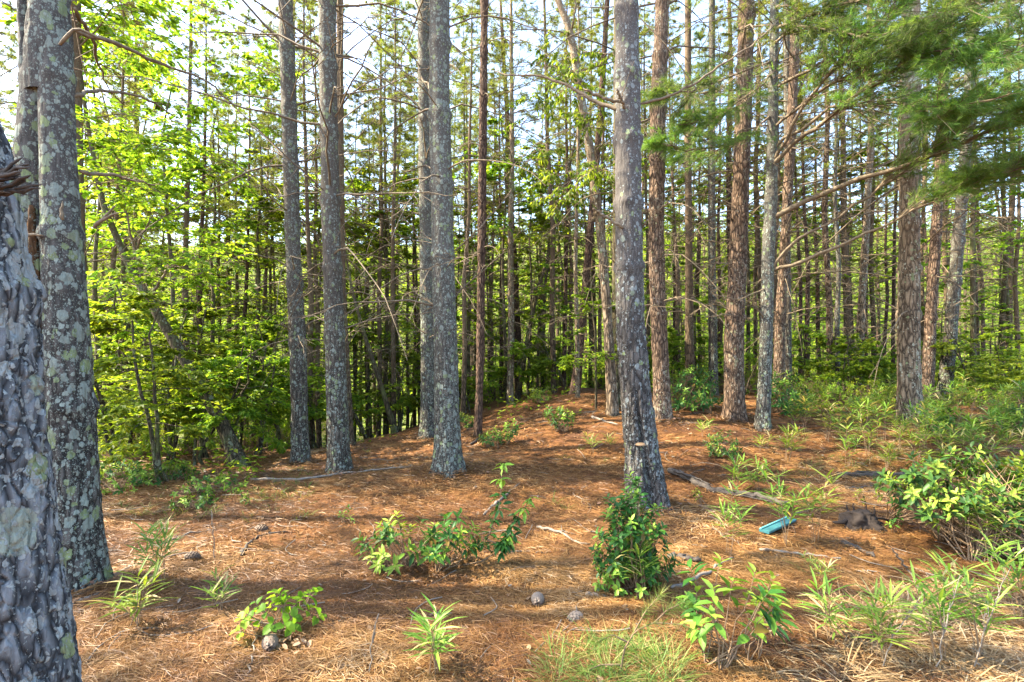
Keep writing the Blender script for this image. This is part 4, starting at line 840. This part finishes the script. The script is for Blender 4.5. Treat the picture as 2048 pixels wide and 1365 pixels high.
# ------------------------------------------------------------------ evergreen shrubs
def shrub(label, px, py, seed, wx, h, nros, L=.075, w=.36, per=9, wy=None, d=None, name="laurel_shrub", cat="shrub", mat='laurel', group=None, **kw):
    t = thing(name, label, cat, at(px, py, d), group)
    w_, g_ = bush(np.random.default_rng(seed), wx, wy or wx, h, nros, L, w, per, **kw)
    w_.build("stem", M['twig'], t); g_.build("foliage", M[mat], t, smooth=True); return t
LG = "laurel shrubs growing on the needle floor"
shrub("laurel with glossy leaf rosettes standing in the middle of the needle floor", 806, 1142, 501, .29, .38, 26, .095, .36, 9, group=LG, young=.5, low=.4, hollow=.6, bases=3)
t = shrub("leggy laurel leaning right with drooping dark leaves, right of the rosetted laurel", 880, 1138, 502, .22, .38, 26, .09, .36, 9, group=LG, lean=(.12, 0), low=.4, young=.4)
b = np.array(t.location); r = np.random.default_rng(503); wood = MB(); gr = MB()
for pts in ([(880, 1138), (930, 1118), (975, 1080), (1000, 1010), (1005, 930)], [(880, 1138), (960, 1125), (1010, 1095), (1025, 1050), (1060, 1000)], [(975, 1080), (1000, 1090), (1020, 1075)]):
    P = np.array([lift(x, y, b[1] + .02 * i) - b for i, (x, y) in enumerate(pts)]); s = np.linspace(0, len(pts) - 1, 12); P = np.stack([np.interp(s, np.arange(len(pts)), P[:, i]) for i in range(3)], 1)
    V, q = tubes(P, np.linspace(.006, .002, 12), 5); wood.add(V, q)
    for j in (5, 6, 7, 8, 9, 10, 11):
        k = 9; a = np.arange(k) * 2.4 + j; D = np.stack([np.cos(a), np.sin(a), r.uniform(-.9, .3, k)], 1)
        V, f, v = leaves(r, np.repeat(P[j][None], k, 0) + r.normal(size=(k, 3)) * .012, D, np.repeat([[0, 0, 1.]], k, 0) + r.normal(size=(k, 3)) * .3, .08, .33, .2, .25, True, np.where(j >= 10, .75, .25) + r.uniform(-.2, .2, k)); gr.add(V, f, v)
wood.build("stem", M['twig'], t); gr.build("foliage", M['laurel'], t)
shrub("dense dark-leaved laurel bush growing at the foot of the fungus pine", 1262, 1180, 504, .25, .68, 190, .062, .48, 8, wy=.22, group=LG, bases=5, base_r=.1, low=.08, young=.3, hollow=.25)
shrub("big-leaved laurel with bright fresh leaves in the near corner, below the cane seedlings", 1440, 1318, 505, .27, .46, 15, .115, .44, 7, group=LG, young=.75, low=.42, lean=(.06, 0))
shrub("small fresh-leaved laurel sprig beside the big-leaved laurel", 1532, 1300, 506, .10, .36, 5, .10, .42, 6, group=LG, young=.85, low=.5)
shrub("large spreading laurel thicket with bare twisted stems at the right edge", 1945, 1095, 507, .72, .74, 230, .085, .44, 8, wy=.5, group=LG, bases=9, base_r=.3, low=.45, young=.45, hollow=.45)
shrub("laurel clump pushing out of the frame beside the large thicket", 2075, 1110, 508, .42, .66, 60, .09, .42, 8, group=LG, bases=6, base_r=.2, low=.35, young=.55)
shrub("rounded dark laurel on a short stem near the crest of the path", 1118, 862, 509, .27, .42, 40, .08, .4, 8, group=LG, low=.3, young=.3)
shrub("low laurel right of the rust-red trunk with an open crown", 985, 895, 510, .24, .30, 22, .09, .36, 8, group=LG, low=.35, young=.5)
shrub("upright little laurel beside the open low laurel", 1022, 888, 511, .14, .36, 14, .09, .36, 8, group=LG, low=.35, young=.5)
shrub("squat greyish laurel mound right of the fungus pine", 1443, 910, 512, .25, .30, 40, .07, .4, 8, group=LG, low=.15, young=.25)
RG = "rhododendron bushes behind the red pines"
shrub("big rhododendron bush between the furrowed and the broad reddish pines", 1388, 842, 513, .55, .78, 120, .11, .36, 8, d=8.9, group=RG, bases=6, base_r=.25, low=.12, young=.4, name="rhododendron_bush")
shrub("rhododendron bush behind the low-branched pine", 1568, 835, 514, .45, .72, 90, .11, .36, 8, d=8.8, group=RG, bases=6, base_r=.2, low=.12, young=.35, name="rhododendron_bush")
shrub("broad leafy shrub at the foot of the slanting dark pine", 1888, 880, 515, .50, .46, 90, .09, .38, 8, group=RG, bases=6, base_r=.25, low=.15, young=.6, name="rhododendron_bush")
shrub("leafy bush by the right edge below the slanting dark pine", 2028, 862, 516, .38, .46, 60, .10, .38, 8, group=RG, bases=5, low=.15, young=.6, name="rhododendron_bush")
shrub("low glossy groundcover bush left of the two-stemmed maple sapling", 240, 975, 517, .42, .30, 90, .065, .42, 7, group=LG, bases=8, base_r=.3, low=.1, young=.7)
shrub("low glossy groundcover bush right of the two-stemmed maple sapling", 345, 960, 518, .30, .24, 50, .065, .42, 7, group=LG, bases=6, base_r=.2, low=.1, young=.65)
shrub("leafy herb trailing down the left slope below the leaning maple", 432, 985, 519, .34, .20, 40, .06, .5, 7, group="leafy seedlings on the slope", bases=8, base_r=.25, low=.1, young=.7, name="leafy_seedling", cat="seedling")
shrub("leafy herb patch lower on the left slope, beside a thin stick", 385, 1015, 520, .22, .14, 24, .055, .5, 7, group="leafy seedlings on the slope", bases=6, base_r=.15, low=.1, young=.6, name="leafy_seedling", cat="seedling")
shrub("round-leaved seedling spreading shiny leaves left of the near cane sprout", 560, 1262, 521, .22, .24, 24, .062, .85, 4, group="leafy seedlings on the slope", bases=4, base_r=.03, low=.3, young=.35, name="leafy_seedling", cat="seedling", mat='broad')
shrub("pale yellowish bush on the crest left of the path", 1085, 820, 522, .34, .34, 36, .08, .42, 8, d=10.6, group=LG, low=.2, young=.9)
shrub("light green bush half hidden by the rust-red trunk", 930, 850, 523, .34, .34, 36, .08, .42, 8, d=9.6, group=LG, low=.2, young=.8)
for i, (px, py, lb) in enumerate(((1715, 1010, "sprig of fresh green leaves above the black rotten stump"), (1790, 1065, "tiny bright sprig left of the large laurel thicket"), (1380, 1225, "young leafy sprig at the foot of the big-leaved laurel"), (500, 1010, "small leafy sprig on the slope beneath the slim speckled pine"), (690, 1050, "tiny green sprig on the open needles below the straight grey pine"), (905, 945, "little pale-leaved sprig at the base of the thick grey pine"), (1395, 1010, "thin sprig beside the long rotten log"))):
    shrub(lb, px, py, 540 + i, .07, .16, 5, .05, .45, 6, group="tiny sprigs among the needles", bases=2, base_r=.02, low=.3, young=.7, name="leafy_sprig", cat="sprig")
# far green thickets along the crest and the sides
r = np.random.default_rng(560); thick = []
for k in range(4):
    w_, g_ = bush(r, .9, .8, 1.0, 90, .11, .42, 7, 6, base_r=.4, low=.12, young=.55, fine=False); thick.append([("stem", w_.mesh("stem", M['twig'])), ("foliage", g_.mesh("foliage", M['broad']))])
for i, (px, d, s) in enumerate([(1620, 10.5, .6), (1670, 9.8, .62), (1730, 10., .66), (1770, 9.4, .6), (1850, 10.5, .75), (1950, 10, .7), (2000, 9, .6), (2060, 10, .8), (1900, 12, .8), (1690, 12.5, .9), (1590, 12, .8), (1340, 12, .8), (1430, 12.5, .9), (1500, 12, .85), (1250, 14, .8)] +
     [(r.uniform(-30, 2080), r.uniform(13.5, 26), r.uniform(.7, 1.4)) for _ in range(60)] + [(215, 7.6, .5), (300, 8.6, .7), (400, 9.4, .7), (250, 10, .9), (480, 11.5, .8), (560, 12.5, .8), (180, 12, 1.)]):
    t = thing("thicket_bush", "", "bush", at(px, 0, d), "green bushes under the far pines", r.uniform(0, 6.28)); t.scale = (s, s, s); part_copies(thick, i % 4, t); AUTO.append((t, px, "green bush" if d < 13.4 else "far green bush"))

# leafy ground cover beyond the crest and down the left slope, and the far wood that closes the view
r = np.random.default_rng(570); n = 32000; d = 5.6 + 36 * r.uniform(size=n) ** 1.3; px = r.uniform(-150, 2200, n); x = (px - CX) / F * d
cov = fbm(np.stack([x * .8, d * .8, x * 0], 1), 71, 3) + np.where((px < 520) | (px > 1560), .45, -.15) + sstep(10.5, 15, d) * .75 - np.where(d < 8.5, np.where(px < 520, -.05, 3.), 0)
k = cov > .35; x, d = x[k], d[k]; n = len(x); a = r.uniform(0, 6.28, n)
V, f, v = leaves(r, np.stack([x, d, ground(x, d) + r.uniform(.0, 1, n) ** 2 * .30], 1), np.stack([np.cos(a), np.sin(a), r.normal(0, .3, n)], 1), unit(np.array([0, 0, 1.]) + r.normal(size=(n, 3)) * .5), .07 + .0035 * d, .5)
o = MB().add(V, f, v).build("ground_cover", M['broad'], smooth=False); o["kind"] = "stuff"; o["label"] = "low green leaves covering the ground beyond the crest"
n = 150000; d = r.uniform(36, 92, n); x = r.uniform(-1.25, 1.25, n) * d; top = 14 + 6 * fbm(np.stack([x * .12, d * .05, x * 0], 1), 72, 3)  # leaves hug the added slope, so the sun lights the face in view
z = ground(x, d) + (.25 * top) * r.uniform(0, 1, n); k = fbm(np.stack([x * .35, d * .35, z * .45], 1), 73, 3) > -.3; x, d, z = x[k], d[k], z[k]; n = len(x); a = r.uniform(0, 6.28, n)
V, f, v = leaves(r, np.stack([x, d, z], 1), np.stack([np.cos(a), np.sin(a), r.normal(0, .5, n)], 1), unit(np.array([0, -.4, 1.]) + r.normal(size=(n, 3)) * .6), .42, .6)
o = MB().add(V, f, v).build("far_woods", M['broad'], smooth=False); o["kind"] = "stuff"; o["label"] = "far wood of sunlit leaves on an added slope closing the view behind the trunks"

# ------------------------------------------------------------------ cane seedlings, grass, straw
cn = []
for k, (h, ns, nb) in enumerate(((.30, 4, 10), (.36, 5, 11), (.48, 4, 12), (.26, 3, 9), (.60, 5, 12))):
    w_, g_ = cane(np.random.default_rng(600 + k), h, ns, .14 + .06 * h, .015, .10 + .1 * h, .14, int(nb * 1.5)); cn.append((h, [("stem", w_.mesh("stem", M['twig'])), ("blade_spray", g_.mesh("blade_spray", M['cane']))]))
CANES = [ # base pixel, top row, label
 (440, 1235, 1160, "bright cane seedling just left of the round-leaved seedling"), (265, 1265, 1150, "cane seedling with drooping tips near the foot of the forked pine"), (328, 1170, 1058, "tall sunlit cane seedling by the long fallen branch"),
 (866, 1345, 1222, "lone cane sprout in the near middle of the needle floor"), (1282, 1205, 1090, "cane seedling in front of the dense laurel bush"), (1457, 1112, 990, "bushy cane seedling left of the turquoise board"),
 (1573, 1090, 958, "tall cane seedling right behind the turquoise board"), (1630, 1088, 955, "thin cane seedling between the turquoise board and the black stump"), (1470, 985, 920, "cane seedling above the rotten log"), (1512, 985, 925, "lighter cane seedling above the right part of the rotten log"),
 (1668, 1290, 1178, "leafy cane seedling in the near straw, right of the big-leaved laurel"), (1625, 1140, 1112, "low cane tuft on the needles below the turquoise board"), (1640, 1165, 1120, "squat cane tuft beside the fallen stick"),
 (1975, 1130, 985, "cane clump arching over the large laurel thicket"), (2030, 1100, 960, "cane clump at the right edge beside the thicket"), (2040, 1250, 1110, "tall cane by the lower right edge"), (1905, 1215, 1130, "cane seedling below the large thicket"),
 (1850, 900, 780, "tall cane in front of the stout pale pine"), (1800, 905, 815, "bleached cane left of the stout pale pine"), (1575, 925, 860, "cane tuft on the sunny strip below the low-branched pine"), (1690, 900, 815, "dry cane standing on the sunlit ground, nearest the path"),
 (1655, 885, 790, "cane in the bright patch behind the dry cane"), (1735, 915, 840, "yellowing cane clump in the middle of the bright patch"), (1765, 880, 790, "green cane at the back of the bright patch"), (1830, 935, 850, "straw-tipped cane above the thicket"),
 (1890, 930, 850, "leaning cane above the left end of the thicket"), (1945, 915, 820, "cane beside the leafy shrub of the slanting pine"), (1990, 900, 800, "tall cane near the right-edge bush"), (1610, 865, 775, "cane in front of the rhododendron behind the low-branched pine"),
 (1520, 905, 870, "small cane on the sunny strip between the log and the low-branched pine"), (1187, 905, 870, "brown-leaved cane left of the fungus pine"), (1218, 900, 868, "grassy cane touching the left side of the fungus pine"), (1405, 875, 840, "little cane at the foot of the big rhododendron"),
 (2020, 1010, 900, "cane rising behind the large laurel thicket"), (1880, 1330, 1180, "dry cane stalk leaning in the near straw"), (1760, 1330, 1190, "withered cane stalk right of the leafy cane seedling"), (1960, 1330, 1150, "withered tall cane near the bottom right corner"),
]
for i, (px, py, top, lb) in enumerate(CANES):
    b = at(px, py); h = (py - top) / F * b[1]; k = int(np.argmin([abs(math.log(h / c[0])) for c in cn])); s = h / cn[k][0]
    t = thing("cane_seedling", lb, "cane", b, "cane seedlings on the needle floor", i * 2.3); t.scale = (s, s, s)
    for nm, me in cn[k][1]: put(nm, me, t)
r = np.random.default_rng(620); n_more = []
for i in range(60):           # more canes further right, behind the named ones
    px = r.uniform(1560, 2060); d = r.uniform(6.0, 10.5)
    if px < 1640 and d < 7.5: continue
    t = thing("cane_seedling", "", "cane", at(px, 0, d), "canes in the bright patch on the right", r.uniform(0, 6)); s = r.uniform(.8, 1.3); t.scale = (s, s, s)
    for nm, me in cn[int(r.integers(1, 5))][1]: put(nm, me, t)
    AUTO.append((t, px, "cane in the sunny undergrowth"))
def mass(name, label, mat, pts, n, h, w, rad, seed, spread=.6, curl=.5):
    r = np.random.default_rng(seed); gb = MB()
    for (x, y, z), s in pts:
        q = tuft(r, n, h * s, w, rad * s, spread, curl); V = q.v[0] + [x, y, z]; gb.add(V, q.f, q.a[0])
    o = gb.build(name, M[mat]); o["kind"] = "stuff"; o["label"] = label
r = np.random.default_rng(630)
G = [(at(r.uniform(1090, 1360), r.uniform(1300, 1400)), r.uniform(.6, 1.2)) for _ in range(60)]
mass("grass", "soft green grass in the near foreground", 'grass', G, 26, .16, .0035, .05, 631, .8, .5)
G = [(at(px, py), s) for px, py, s in ((1125, 920, .9), (1110, 1010, 1.), (1135, 1020, .8), (1250, 1280, .8), (1630, 1150, 1.2), (510, 1050, .7), (600, 1040, .7), (1160, 900, .7), (1320, 1350, 1.4), (735, 905, .7), (520, 985, .7), (1205, 925, .8), (1490, 880, .7), (1350, 880, .6), (1540, 900, .8))] + \
    [(at(r.uniform(1560, 2080), r.uniform(830, 960)), r.uniform(.7, 1.5)) for _ in range(70)] + [(at(r.uniform(230, 620), r.uniform(930, 1040)), r.uniform(.5, .9)) for _ in range(80)]
mass("grass_tufts", "green grass tufts scattered over the needle floor", 'grass', G, 18, .15, .005, .05, 632, .7, .5)
G = [(at(r.uniform(1640, 2090), r.uniform(1180, 1400)), r.uniform(.7, 1.4)) for _ in range(170)] + [(at(r.uniform(1600, 2080), r.uniform(850, 985)), r.uniform(.8, 1.6)) for _ in range(110)] + [(at(r.uniform(1250, 1700), r.uniform(1240, 1390)), r.uniform(.4, .8)) for _ in range(16)]
mass("dry_grass", "bleached dry straw in the lower right corner and the sunny strip", 'straw', G, 34, .17, .0055, .09, 633, 1.4, .6)
# pine seedling bent over in the near foreground
b = at(1240, 1352); t = thing("pine_seedling", "bent young pine seedling with long soft needles in the near foreground", "seedling", b)
r = np.random.default_rng(640); wood = MB(); ned = MB()
for pts in ([(1240, 1352), (1248, 1300), (1270, 1262), (1310, 1245), (1365, 1250)], [(1270, 1262), (1290, 1225), (1320, 1190)], [(1255, 1285), (1225, 1270), (1190, 1285)], [(1310, 1245), (1335, 1220), (1370, 1205)], [(1240, 1330), (1200, 1330), (1165, 1345)]):
    P = np.array([lift(x, y, b[1] - .02 * i) - b for i, (x, y) in enumerate(pts)]); s = np.linspace(0, len(pts) - 1, 12); P = np.stack([np.interp(s, np.arange(len(pts)), P[:, i]) for i in range(3)], 1)
    V, q = tubes(P, np.linspace(.005, .002, 12), 5); wood.add(V, q); d = unit(np.gradient(P, axis=0))
    V, f, v = needles(r, P[4:], d[4:], 24, .085, .0016, .9); ned.add(V, f, v)
wood.build("stem", M['twig'], t); ned.build("needle_spray", M['grass'], t, smooth=False)

# ------------------------------------------------------------------ fallen wood, cones, board
def stick(name, label, pts, wpx, mat='stick', r1=.4, n=16, jit=.008, lift_=.0, cat="branch", group="fallen branches on the needles", seed=0, extra=(), top=None):
    r = np.random.default_rng(700 + seed); W = np.array([at(x, y) for x, y in pts]); b = W[0].copy()
    rad = wpx / F * b[1] / 2; P = W - b; P[:, 2] += rad * .6 + lift_
    if top: P[-1] = lift(*pts[-1], W[0][1]) - b
    t = put(name, None, None, b); tag(t, label, cat, group)
    mb = rod(r, P, rad * (.8 if cat == "log" else 1), rad * r1, 9, n, jit, None, .3)
    if cat == "log":                      # splintered, barkless strands along the log
        for k in range(14):
            a, c = sorted(r.uniform(0, 1, 2)); c = max(c, a + .2); u = np.linspace(0, 1, len(P)); q = np.linspace(a, min(c, 1), 7)
            S = np.stack([np.interp(q, u, P[:, j]) for j in range(3)], 1); S += r.normal(size=3) * rad * [.5, .6, .35] + [0, 0, rad * .25]
            rod(r, S, rad * r.uniform(.2, .45), rad * .12, 6, 12, .004, mb, r.uniform(0, 1))
    mb.build("trunk" if cat == "log" else "stem", M[mat], t)
    for e in extra:
        E = np.array([at(x, y) for x, y in e[:1]] + [lift(x, y, at(*e[0])[1]) for x, y in e[1:]]) - b; E[0, 2] += rad
        rod(r, E, rad * .5, rad * .25, 6, 7, .004, None, .4).build("stub", M[mat], t)
    return t
SB = stick
SB("fallen_log", "long rotten log with torn bark lying right of the fungus pine", [(1336, 945), (1362, 955), (1390, 968), (1425, 985), (1455, 990), (1520, 1000), (1582, 1018)], 15, 'log', .6, 26, .012, cat="log", group=None, seed=1, extra=[[(1360, 955), (1352, 940)], [(1390, 965), (1350, 943)], [(1462, 985), (1460, 965)]])
SB("fallen_log", "dark log lying just left of the large laurel thicket", [(1676, 953), (1720, 955), (1770, 954), (1822, 952)], 13, 'log', .7, 18, .008, cat="log", group=None, seed=2)
SB("fallen_branch", "thin grey branch in front of the dark log", [(1682, 977), (1715, 980), (1747, 974)], 7, 'log', .5, seed=3)
SB("fallen_branch", "straight grey branch below the turquoise board", [(1518, 1102), (1600, 1110), (1686, 1120)], 7, seed=4)
SB("fallen_branch", "rotting branch running up to the right of the squat cane tuft", [(1677, 1090), (1715, 1100), (1752, 1118)], 11, 'log', .6, seed=5)
SB("fallen_branch", "short pale branch near the pale slanting stick", [(1677, 1144), (1720, 1147), (1764, 1147)], 5, seed=6)
SB("slanting_stick", "pale slanting stick poking up below the large laurel thicket", [(1843, 1190), (1812, 1140), (1782, 1094)], 6, seed=7, group=None, top=True, cat="stick")
SB("fallen_branch", "stout dark branch right of the dense laurel bush", [(1338, 1117), (1365, 1122), (1398, 1126)], 13, 'log', .7, seed=8)
SB("fallen_branch", "long crooked branch slanting up from the dense laurel bush", [(1343, 1180), (1385, 1165), (1425, 1140), (1468, 1116)], 9, seed=9)
SB("fallen_branch", "long grey branch lying from the front pine to the tall sunlit cane", [(118, 1212), (175, 1190), (235, 1150), (305, 1120)], 9, seed=10, r1=.6)
SB("fallen_branch", "second grey branch touching the foot of the forked pine", [(128, 1225), (165, 1205), (200, 1190)], 11, seed=11)
SB("fallen_branch", "pale split branch nearest the front pine", [(135, 1245), (180, 1220), (225, 1200)], 7, seed=12)
SB("fallen_branch", "bare stick lying between the cane seedlings on the left", [(272, 1241), (345, 1222), (412, 1208)], 6, seed=13)
SB("fallen_branch", "long thin branch lying across the feet of the two grey pines", [(500, 962), (600, 962), (700, 948), (825, 934)], 7, seed=14, n=24)
SB("fallen_branch", "straight pale branch resting behind the leggy laurel", [(968, 1032), (1000, 1000), (1040, 968)], 7, seed=15)
SB("fallen_branch", "thin straight stick lying right of the leggy laurel", [(1000, 1107), (1050, 1105), (1102, 1107)], 4, seed=16)
SB("fallen_branch", "crooked stick left of the dense laurel bush", [(1072, 1055), (1120, 1068), (1150, 1088), (1182, 1090)], 6, seed=17)
SB("fallen_branch", "curved stick on the needles left of the pine cones", [(480, 1115), (500, 1085), (530, 1070), (580, 1066)], 7, 'log', seed=18)
SB("fallen_branch", "short stick lying above the lone cane sprout", [(845, 1238), (880, 1232), (905, 1228)], 6, seed=19)
SB("fallen_branch", "thin stick by the rust-red trunk foot", [(942, 890), (955, 882), (975, 868)], 5, 'log', seed=20)
SB("fallen_branch", "branch lying on the crest beside the dark mossy trunk", [(1182, 835), (1210, 845), (1236, 852)], 6, seed=21)
SB("fallen_branch", "flat chip of branch in front of the dense laurel bush", [(1170, 1192), (1195, 1196), (1225, 1200)], 9, seed=22)
SB("fallen_branch", "short stump-like branch end lower right of the dense laurel bush", [(1242, 1218), (1255, 1228), (1265, 1236)], 9, seed=23)
SB("fallen_branch", "thin dead twig leaning on the round-leaved seedling", [(500, 1345), (506, 1300), (515, 1262)], 4, seed=24)
SB("fallen_branch", "bent stick on the slope below the leaning maple", [(330, 1085), (380, 1068), (440, 1060)], 5, seed=25)
for i, (px, py, top, dx, lb) in enumerate(((738, 1350, 1228, 18, "dry brown weed stalk in the near left of the needles"), (1755, 1345, 1190, 90, "dry grey stalk leaning right in the near straw"), (1870, 1345, 1150, 50, "second dry stalk leaning right in the near straw"), (1945, 1345, 1130, 75, "thickest dry stalk near the bottom right corner"), (430, 1120, 1020, -8, "thin dry weed stem on the left slope"))):
    b = at(px, py); r = np.random.default_rng(760 + i); t = thing("dry_stalk", lb, "stalk", b, "dry weed stalks")
    P = np.array([[0, 0, -.02], lift(px + dx * .4, py - (py - top) * .5, b[1]) - b, lift(px + dx, top, b[1]) - b]); m = rod(r, P, .0035, .0015, 5, 12, .004)
    Q, l, _ = twigs(r, np.stack([np.interp(np.linspace(0, 2, 9), [0, 1, 2], P[:, j]) for j in range(3)], 1)[None], np.array([.3]), 9, .35, ang=(20, 50), ln=(.15, .4)); V, q = tubes(Q, taper(len(l), 5, np.full(len(l), .0022), .001), 4); m.add(V, q, .4)
    m.build("stem", M['stick'], t)
# rotten stump
b = at(1722, 1050); r = np.random.default_rng(770); sm = MB(); t = thing("rotten_stump", "black rotten stump sunk in the needles left of the laurel thicket", "stump", b)
V, q = stem(np.array([[0, 0, -.06], [.0, 0, .03], [.02, 0, .09], [.03, .01, .13]]), np.array([.13, .115, .085, .012]), 40, .008, 1, .030, 13., .7, 88, smooth=0.); sm.add(V, q)
for i in range(9):
    a = r.uniform(0, 6.28); q0 = np.array([math.cos(a) * 1.2, math.sin(a), 0]) * r.uniform(.05, .10); rod(r, [q0, q0 * 1.1 + [0, 0, .06], q0 * 1.2 + [0, 0, r.uniform(.09, .17)]], .020, .004, 5, 8, .004, sm)
sm.build("rotten_wood", M['rot'], t)
rod(r, [[-.22, -.02, .02], [-.05, 0, .05], [.12, .0, .06], [.26, .03, .03]], .018, .008, 7, 12, .010).build("root", M['rot'], t)
# turquoise board
b = at(1528, 1070); e = at(1580, 1046); t = thing("board", "short turquoise-painted board lying on the needles", "board", b)
dx = e - b; L = np.linalg.norm(dx); u = dx / L; s = unit(np.cross(u, [0, 0, 1])); n = np.cross(s, u)
def plank(mb, o, l, w, h, bev=.004):
    V = []; 
    for x, ins in ((0, bev), (bev, 0), (l - bev, 0), (l, bev)):
        for y, z in ((-w / 2 + bev, 0), (w / 2 - bev, 0), (w / 2, bev), (w / 2, h - bev), (w / 2 - bev, h), (-w / 2 + bev, h), (-w / 2, h - bev), (-w / 2, bev)):
            V.append(o + u * x + s * (y * (1 - ins * 4)) + n * (z * (1 - ins * 2) + ins * .3))
    q = [[i * 8 + j, i * 8 + (j + 1) % 8, (i + 1) * 8 + (j + 1) % 8, (i + 1) * 8 + j] for i in range(3) for j in range(8)]
    mb.add(V, [np.array(q), np.array([list(range(8))[::-1], list(range(24, 32))])])
m = MB(); plank(m, np.array([0, 0, .012]), L + .03, .085, .022); m.build("board_body", M['board'], t, smooth=False)
m = MB(); plank(m, np.array([0, 0, .036]) - s * .030, L + .03, .014, .008, .002); m.build("raised_edge", M['board_edge'], t, smooth=False)
# pine cones
def cone_mesh(seed, l, rr, open_):
    r = np.random.default_rng(seed); m = MB(); V, q = tubes(np.array([[0, 0, 0], [l * .3, 0, 0], [l * .7, 0, 0], [l, 0, 0]]), np.array([.2, .4, .3, .1]) * rr, 8); m.add(V, q)
    N = 64
    for i in range(N):
        tt = (i + .5) / N; a = i * 2.39996; R = rr * (math.sin(math.pi * (.12 + .85 * tt)) ** .7); x = l * tt
        d = np.array([.35 + .2 * tt, math.cos(a), math.sin(a)]); d /= np.linalg.norm(d); sd = np.array([0, -math.sin(a), math.cos(a)]); b0 = np.array([x, math.cos(a) * R * .4, math.sin(a) * R * .4])
        tip = b0 + d * R * (.7 + open_); wd = R * .55 + .003; th = np.cross(d, sd) * .0015
        m.add([b0 - sd * wd * .5, b0 + sd * wd * .5, tip + sd * wd * .8 + th, tip - sd * wd * .8 + th, tip + d * R * .2 + th * 2, b0 + d * R * .5 - th * 5], np.array([[0, 1, 2], [0, 2, 3], [3, 2, 4], [0, 3, 5], [1, 5, 2], [5, 3, 4], [5, 4, 2]]))
    return m
for i, (px, py, rz, mt, lb) in enumerate(((510, 1063, .1, 'cone', "dark open pine cone on the slope beside a curved stick"), (368, 1121, .4, 'cone', "brown pine cone beside the tall sunlit cane"), (1075, 1216, 1.5, 'conepale', "pale pine cone standing out on the sunlit needles left of the dense laurel bush"), (1136, 1250, .6, 'conepale', "small pale pine cone nearest the dense laurel bush"), (540, 1308, 2., 'cone', "dark pine cone by the heap of dead leaves"))):
    b = at(px, py); o = cone_mesh(780 + i, .10, .026, .45).build("pine_cone", M[mt], None, b + [0, 0, .022], smooth=False); o.rotation_euler = (0, .1, rz); tag(o, lb, "pine cone", "pine cones on the needles")
b = at(590, 1288); r = np.random.default_rng(790); n = 34; a = r.uniform(0, 6.28, n)
p = np.stack([r.normal(0, .06, n), r.normal(0, .04, n), r.uniform(.005, .03, n)], 1)
V, f, v = leaves(r, p, np.stack([np.cos(a), np.sin(a), r.normal(0, .3, n)], 1), unit(np.array([0, 0, 1.]) + r.normal(size=(n, 3)) * .5), .05, .45, .1, .15, True)
o = MB().add(V, f, v).build("leaf_heap", M['deadleaf'], None, b); tag(o, "small heap of curled dead leaves under the round-leaved seedling", "leaf heap")

# ------------------------------------------------------------------ labels for the crowd: by the landmark trees each stands between
ORD = "first second third fourth fifth sixth seventh eighth ninth tenth eleventh twelfth thirteenth fourteenth fifteenth sixteenth seventeenth eighteenth nineteenth twentieth".split()
ORD += ["twenty-" + w for w in ORD[:9]] + ["thirtieth"] + ["thirty-" + w for w in ORD[:9]]
HERO.sort(); cols = [h[0] for h in HERO]; count = {}
for o, px, word in sorted(AUTO, key=lambda a: a[1]):
    k = int(np.searchsorted(cols, px)); key = (k, word); count[key] = count.get(key, 0) + 1
    where = "left of the %s" % HERO[0][1] if k == 0 else "right of the %s" % HERO[-1][1] if k == len(HERO) else "between %s and %s" % (HERO[k - 1][1], HERO[k][1])
    o["label"] = "%s %s from left %s" % (ORD[count[key] - 1], word, where)
